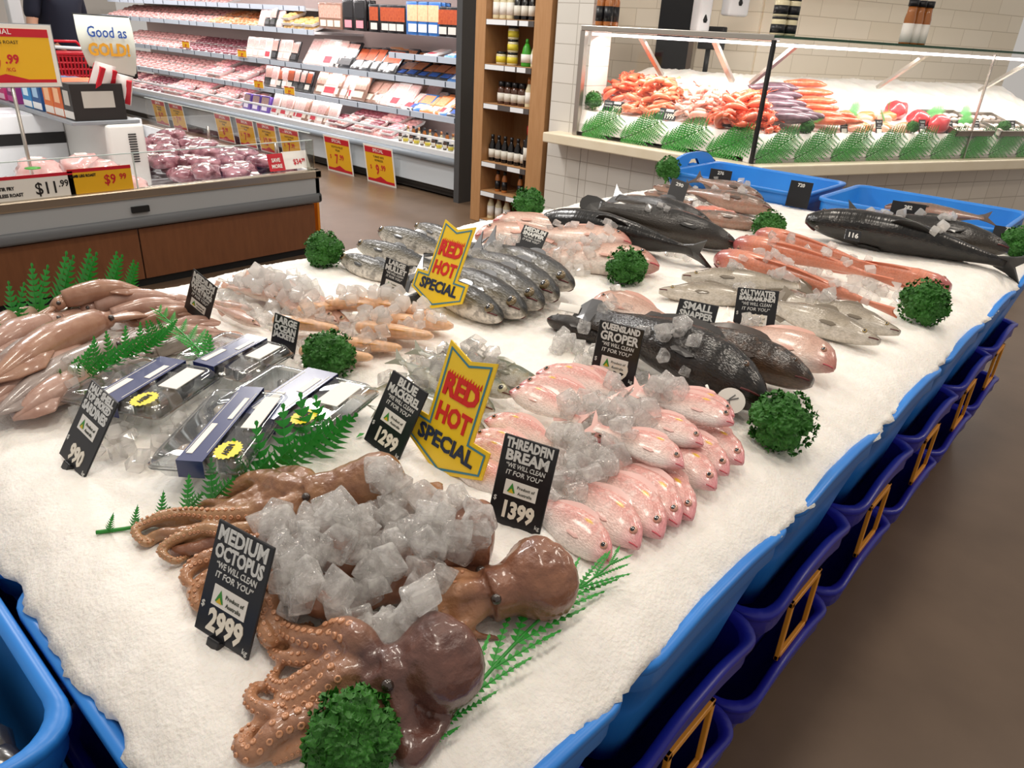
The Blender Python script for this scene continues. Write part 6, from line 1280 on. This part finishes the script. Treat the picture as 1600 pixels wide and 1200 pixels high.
# ------------------------------------------------------------------ seafood in the glass counter
pr_o = [mat('prawn_orange', 'e0603c', .3, 'f0a07a', 30, coat=.6), mat('prawn_pink', 'e0907c', .3, 'f2c4b4', 30, coat=.6), mat('prawn_red', 'd8442c', .3, 'ef7e58', 30, coat=.6), mat('bug_purple', '4a3640', .35, '7a5c66', 25, coat=.5), mat('scampi_red', 'd4462e', .35, 'e8825a', 25, coat=.5)]
def prawn(mi):
    t = bpy.data.objects.new('prawn', None); COL.objects.link(t); S = [Vector((.05 * math.cos(a), .035 * math.sin(a), .012 + .01 * math.sin(a))) for a in np.linspace(-.6, 2.6, 12)]
    mb = MB().tube(S, [.006, .011, .014, .015, .015, .0145, .014, .013, .012, .010, .008, .005], 8)
    mb.tube([S[0], S[0] + Vector((.012, -.03, .01))], [.003, .0008], 5).tube([S[1], S[1] + Vector((.03, -.04, -.01))], [.002, .0006], 5).tube([S[2], S[2] + Vector((-.02, -.02, -.01))], [.002, .001], 5); mb.ob('body', pr_o[mi], t)
    MB().add([S[-1], S[-1] + Vector((-.028, -.012, .006)), S[-1] + Vector((-.03, .004, .002)), S[-1] + Vector((-.024, .016, .006))], [(0, 1, 2), (0, 2, 3)]).ob('tail_fan', pr_o[mi], t, False); return t
PRW = [prawn(i) for i in range(3)]
def heap(M, u, v, ru, rv, hgt, n, mi, label, group, s=1.0, cat='prawn', flat=False):
    for k in range(n):
        a = rnd.uniform(0, 2 * PI); q = math.sqrt(rnd.random()); x, y = u + ru * q * math.cos(a), v + rv * q * math.sin(a)
        z = bed_z(x, y) + hgt * (1 - q * q) * rnd.uniform(.7, 1.05)
        p = M @ Vector((x, y, z)); m_ = place(p, rnd.uniform(0, 6.3), rnd.uniform(-.5, .5), rnd.uniform(-.5, .5), s * rnd.uniform(1.15, 1.5)); pr = PRW[mi]
        if pr.name not in used: used.add(pr.name); pr.matrix_world = m_; o = pr
        else: o = dup(pr, m_)
        tag(o, label, cat, group)
heap(M1, .16, .42, .15, .14, .12, 36, 2, 'orange prawn in the heap against the tiled pier', 'prawns against the pier')
heap(M1, .50, .27, .21, .15, .19, 72, 0, 'orange peeled prawn in the tall mound', 'prawns of the tall mound')
heap(M1, .86, .25, .17, .13, .15, 52, 1, 'pale pink prawn in the middle heap', 'prawns of the pale middle heap')
heap(M1, 1.20, .22, .17, .13, .17, 62, 2, 'red prawn in the heap by the corner seam', 'prawns by the corner seam', 1.15); heap(M2, .06, .24, .10, .12, .09, 14, 2, 'red prawn just past the corner seam', 'prawns past the corner seam', 1.15)
def oblong(name, m, label, cat, M, u, v, lx, ly, lz, rz, group=None, dz=0):
    bm = bmesh.new(); bmesh.ops.create_icosphere(bm, subdivisions=3, radius=1); sd = rnd.random() * 9
    for q in bm.verts: k = 1 + .2 * noise.noise(q.co * 1.6 + Vector((sd, 0, 0))); q.co = Vector((q.co.x * lx * k, q.co.y * ly * k, q.co.z * lz * k))
    bm.verts.index_update(); o = MB().add([q.co.copy() for q in bm.verts], [[w_.index for w_ in f.verts] for f in bm.faces]).ob(name, m); bm.free(); o.matrix_world = M @ Matrix.Translation((u, v, bed_z(u, v) + lz * .5 + dz)) @ Matrix.Rotation(rz, 4, 'Z'); return tag(o, label, cat, group)
for k in range(11):     # purple bugs, shingled
    oblong('bug', pr_o[3], 'dark purple shellfish in the shingled row past the corner seam', 'shellfish', M2, .34 + .02 * k, .12 + .075 * (k % 5) + .03 * (k // 5), .14, .04, .034, -.5, 'purple shellfish row', .07 + .012 * (k % 5))
for k in range(14):
    oblong('crab_stick', pr_o[4], 'orange red crab leg in the pile beside the purple shellfish', 'crab leg', M2, .68 + .02 * (k % 7) + .05 * (k // 7), .12 + .07 * (k % 6), .15, .03, .026, -.5 + .12 * (k % 3), 'orange red crab legs', .06 + .015 * (k % 6))
fl = [mat('fillet_peach', 'e8a488', .3, 'f2c4ae', 20, coat=.5), mat('fillet_orange', 'e88448', .3, 'f0a878', 20, coat=.5), mat('fillet_white', 'efe2d8', .3, 'e4c8ba', 20, coat=.5)]
for k in range(18):
    m_ = k % 3; oblong('fillet', fl[m_], ('peach', 'orange', 'white')[m_] + ' fish fillet among the fern sprigs on the counter ice', 'fillet', M2, 1.0 + .075 * (k % 9), .13 + .16 * (k // 9) + .03 * (k % 3), .07, .05, .035, rnd.uniform(-1, 1), ('peach', 'orange', 'white')[m_] + ' fillets on the counter')
for k, (u, v) in enumerate(((1.62, .34), (1.70, .2), (1.80, .10))):
    oblong('tuna_piece', mat('tuna_red', 'c92f36', .3, 'e0565a', 14, coat=.7), 'deep red tuna piece, ' + ('the farthest of three', 'the middle of three', 'the nearest to the glass')[k], 'fillet', M2, u, v, .10, .075, .07, .3, dz=.02)
for k, (u, v) in enumerate(((2.08, .28), (2.55, .28), (2.1, .10), (2.6, .10))):
    t = empty('steel_tray', 'shallow steel tray of white seafood, ' + ('back row nearer to the tuna', 'back row farther from the tuna', 'front row nearer to the tuna', 'front row farther from the tuna')[k], 'tray'); t.matrix_world = M2 @ Matrix.Translation((u, v, bed_z(u, v) + .012)) @ Matrix.Rotation(.30, 4, 'X')
    MB().box(-.2, .2, -.09, .09, 0, .006).box(-.21, .21, -.1, -.09, 0, .04).box(-.21, .21, .09, .1, 0, .04).box(-.21, -.2, -.1, .1, 0, .04).box(.2, .21, -.1, .1, 0, .04).ob('pan', steel, t, False)
    for q in range(10):
        oblong('x', fl[2], 'x', 'x', M2, 0, 0, .035, .025, .014, 0); o = bpy.context.scene.objects[-1] if False else bpy.data.objects['x']; o.name = 'white_piece' if q % 2 else 'squid_piece'
        for kk in ('label', 'category'): del o[kk]
        o.matrix_world = Matrix.Identity(4); o.parent = t; o.location = (-.15 + .075 * (q % 5), -.04 + .08 * (q // 5), .02); o.rotation_euler = (0, 0, q)
for i, (u, v, s, wh) in enumerate(((.24, .09, '5999', 'before the pier heap'), (.68, .09, '1999', 'before the tall mound'), (1.22, .07, '4499', 'before the red heap'))):
    t = empty('price_ticket', f'wide black ticket reading {s} in the prawn counter {wh}', 'price ticket'); t.matrix_world = M1 @ Matrix.Translation((u, v, bed_z(u, v) + .01)) @ Matrix.Rotation(1.25, 4, 'X')
    MB().box(-.085, .085, 0, .075, -.003, 0).ob('board', tk_b, t, False); q = MB(); put_text(q, s, .035, .008, .05, bold=.001, z=.001, fit=.1, sx=.8); q.ob('price_digits', tk_p, t, False)
    q = MB(); put_text(q, ('COOKED', 'PRAWN', 'X LARGE')[i], -.045, .05, .016, z=.001); put_text(q, ('PRAWNS', 'MEAT', 'TIGERS')[i], -.045, .03, .016, z=.001); q.ob('white_lettering', tk_w, t, False); MB().box(0.0, .06, .055, .072, 0, .0006).ob('origin_label', m_white, t, False)
for i, (u, s) in enumerate(((.50, 'RAW'), (.84, 'SALMON'), (1.18, 'FILLET'), (1.62, 'TUNA'), (1.92, 'RAW'), (2.22, 'CALAMARI'), (2.65, 'MIX'))):
    t = empty('price_ticket', 'small upright black ticket in the fillet counter, ' + ('first', 'second', 'third', 'fourth', 'fifth', 'sixth', 'seventh')[i] + ' from the corner seam', 'price ticket'); t.matrix_world = M2 @ Matrix.Translation((u, .075, bed_z(u, .075) - .005)) @ Matrix.Rotation(1.25, 4, 'X')
    MB().box(-.034, .034, 0, .095, -.003, 0).ob('board', tk_b, t, False); q = MB(); put_text(q, s, 0, .072, .018, z=.001, fit=.058); put_text(q, 'FRESH', 0, .053, .012, z=.001); put_text(q, 'AUSTRALIAN', 0, .040, .011, z=.001, fit=.055); q.ob('white_lettering', tk_w, t, False); MB().box(-.024, .024, .006, .032, 0, .0006).ob('origin_label', m_white, t, False)
for i in range(12):     # sprigs standing in the ice
    u = .1 + .2 * i; M = M2; v = .30 if i % 2 else .16; o = dup(fb); o.matrix_world = M @ Matrix.Translation((u, v, bed_z(u, v) + .05)) @ Matrix.Rotation(rnd.uniform(-.6, .6), 4, 'Z') @ Matrix.Rotation(-.6, 4, 'X') @ Matrix.Scale(.42, 4); tag(o, 'small fern sprig stuck among the counter seafood', 'fern', 'fern sprigs among the counter seafood')
# ------------------------------------------------------------------ dark shellfish in the side tub
mus = mat('dark_shell', '14110f', .25, '2c2622', 30, coat=.6)
for k in range(46):
    x, y = -.125 + rnd.uniform(-.2, .2), .955 + rnd.uniform(-.17, .17); z = .735 + .03 * (k / 46)
    v, f = lathe([(0.001, -.04), (.014, -.03), (.024, -.005), (.022, .02), (.010, .038), (.001, .042)], 10)
    if k == 0: msh = new_mesh('mussel', [(p.x, p.y * .55, p.z) for p in v], f, None, True, [mus])
    o = link('mussel', msh); o.matrix_world = Matrix.Translation((x, y, z)) @ Matrix.Rotation(rnd.uniform(0, 6), 4, 'Z') @ Matrix.Rotation(1.3 + rnd.uniform(-.4, .4), 4, 'X') @ Matrix.Scale(1.25, 4); tag(o, 'black mussel in the heap inside the side tub', 'mussel', 'mussels in the side tub')
o = MB().box(-.2, .2, -.16, .16, 0, .22, .02).ob('mussel_heap', mus); o.location = (-.125, .955, .505); tag(o, 'dark mass of mussels filling the side tub', 'mussels', kind='stuff')
for k, (x, y, a) in enumerate(((.04, 1.06, .3), (.055, 1.035, .8))):
    o = MB().box(-.02, .02, -.008, .008, 0, .003, .001).ob('paper_scrap', m_white); o.matrix_world = place((x, y, .775), a, .3); tag(o, 'torn white label scrap on the mussels, ' + ('larger' if not k else 'smaller'), 'scrap')
# ------------------------------------------------------------------ loose ice cubes on the fish
for o in bpy.data.objects:
    if o.name.startswith('sardine_tray') or False: pass
allv = []; allf = []; off = 0
for P, F in COLL: allv += [tuple(p) for p in P]; allf += [tuple(i + off for i in q) for q in F]; off += len(P)
BV = BVHTree.FromPolygons(allv, allf); GR = {}; GS = .012
def gz(ix, iy):
    k = (ix, iy)
    if k not in GR:
        x, y = ix * GS, iy * GS; h = hz(x, y); r = BV.ray_cast(Vector((x, y, 1.4)), Vector((0, 0, -1)), .6); GR[k] = max(h, r[0].z) if r[0] else h; B0[k] = GR[k]
    return GR[k]
def cube_mesh(seed, flat=1.):
    rs = random.Random(seed); bm = bmesh.new(); bmesh.ops.create_cube(bm, size=2)
    for v in bm.verts: v.co += Vector((rs.uniform(-.35, .35), rs.uniform(-.35, .35), rs.uniform(-.35, .35)))
    bmesh.ops.bevel(bm, geom=list(bm.edges), offset=.30, segments=2, affect='EDGES', profile=.6)
    for v in bm.verts: v.co = Vector((v.co.x, v.co.y * rs.uniform(.97, 1.03), v.co.z * flat)) * .5
    me = bpy.data.meshes.new('ice_cube'); bm.to_mesh(me); bm.free(); me.materials.append(ice_m); me.polygons.foreach_set('use_smooth', [False] * len(me.polygons)); return me
CM = [cube_mesh(i, 1 if i % 2 else .7) for i in range(8)]
def inpoly(x, y, P):
    c = False; j = len(P) - 1
    for i in range(len(P)):
        if (P[i][1] > y) != (P[j][1] > y) and x < (P[j][0] - P[i][0]) * (y - P[i][1]) / (P[j][1] - P[i][1]) + P[i][0]: c = not c
        j = i
    return c
STUFF = MB(); B0 = {}
def ice_heap(poly, n, s0, s1, label, group, stuff=False, up=.03, maxh=.022, top=.14):
    W = [TB(px, py, up) for px, py in poly]; Q = [(p.x, p.y) for p in W]; x0, x1 = min(p[0] for p in Q), max(p[0] for p in Q); y0, y1 = min(p[1] for p in Q), max(p[1] for p in Q); k = 0; tr = 0; base = {}
    while k < n and tr < n * 30:
        tr += 1; x, y = rnd.uniform(x0, x1), rnd.uniform(y0, y1)
        if not inpoly(x, y, Q): continue
        s = rnd.uniform(s0, s1); ix, iy = round(x / GS), round(y / GS); R = max(1, int(s * .5 / GS)); cells = [(ix + a, iy + b) for a in range(-R, R + 1) for b in range(-R, R + 1)]
        hs = sorted(gz(*c) for c in cells); h = hs[len(hs) // 2]; b0 = sorted(B0[c] for c in cells)[len(cells) // 2]
        if h > b0 + maxh or h > hz(x, y) + top: continue
        M = Matrix.Translation((x, y, h + s * .33)) @ Matrix.Rotation(rnd.uniform(0, 6.3), 4, 'Z') @ Matrix.Rotation(rnd.uniform(-.6, .6), 4, 'X') @ Matrix.Rotation(rnd.uniform(-.6, .6), 4, 'Y') @ Matrix.Scale(s, 4)
        for c in cells: GR[c] = max(GR[c], h + s * .55)
        me = rnd.choice(CM)
        if stuff: STUFF.add([M @ v.co for v in me.vertices], [tuple(p.vertices) for p in me.polygons])
        else: o = link('ice_cube', me); o.matrix_world = M; tag(o, label, 'ice cube', group)
        k += 1
ice_heap([(400, 825), (470, 780), (540, 775), (600, 768), (640, 775), (690, 800), (760, 825), (770, 855), (690, 865), (690, 900), (650, 920), (665, 965), (620, 985), (575, 960), (520, 940), (450, 925), (425, 880)], 150, .024, .038, 'clear ice cube heaped on the octopuses', 'ice cubes on the octopuses', up=.075, top=.105)
ice_heap([(890, 625), (960, 590), (1040, 605), (1075, 640), (1010, 665), (985, 690), (960, 735), (920, 755), (870, 775), (850, 745), (860, 700), (880, 670)], 105, .022, .036, 'clear ice cube heaped on the bream', 'ice cubes on the bream', up=.05, maxh=.03)
ice_heap([(865, 510), (920, 520), (1000, 560), (1060, 580), (1100, 630), (1060, 640), (1000, 590), (930, 570), (870, 540)], 45, .02, .032, 'clear ice chunk along the black gropers', 'ice chunks along the gropers')
for poly, n, s0, s1 in (([(600, 560), (660, 535), (720, 545), (790, 580), (770, 620), (700, 640), (600, 600)], 70, .018, .03), ([(420, 550), (470, 495), (560, 465), (650, 490), (700, 510), (640, 530), (560, 545), (500, 560)], 105, .016, .028), ([(335, 440), (420, 415), (480, 425), (500, 450), (480, 485), (420, 500), (345, 470)], 110, .02, .032),
                        ([(640, 420), (690, 395), (760, 385), (790, 410), (740, 425), (680, 440)], 60, .016, .028), ([(770, 385), (860, 370), (960, 385), (950, 410), (890, 425), (800, 415), (760, 410)], 110, .016, .028), ([(1100, 420), (1200, 415), (1290, 445), (1360, 480), (1260, 490), (1230, 500), (1160, 470)], 100, .018, .03), ([(1160, 385), (1300, 395), (1370, 425), (1440, 460), (1400, 470), (1290, 430), (1180, 405)], 70, .018, .03),
                        ([(950, 340), (1010, 345), (1050, 385), (1090, 390), (1070, 400), (990, 370)], 24, .018, .028), ([(1070, 285), (1140, 280), (1190, 300), (1170, 325), (1110, 320), (1060, 305)], 70, .018, .03), ([(1340, 345), (1420, 340), (1490, 385), (1480, 405), (1420, 390), (1350, 362)], 50, .022, .034), ([(1130, 500), (1190, 510), (1230, 540), (1160, 530)], 30, .018, .028), ([(880, 480), (960, 470), (1010, 520), (950, 525)], 20, .018, .03), ([(110, 590), (180, 620), (220, 680), (260, 690), (230, 720), (150, 690), (100, 640)], 30, .015, .025), ([(340, 590), (300, 640), (260, 660), (220, 680), (300, 700)], 20, .015, .025), ([(590, 460), (640, 470), (620, 490), (560, 470)], 16, .016, .026)):
    ice_heap(poly, n, s0, s1, '', '', True)
o = STUFF.ob('ice_chunks', ice_m, None, False); tag(o, 'loose clear ice chunks scattered over the other fish', 'ice', kind='stuff')
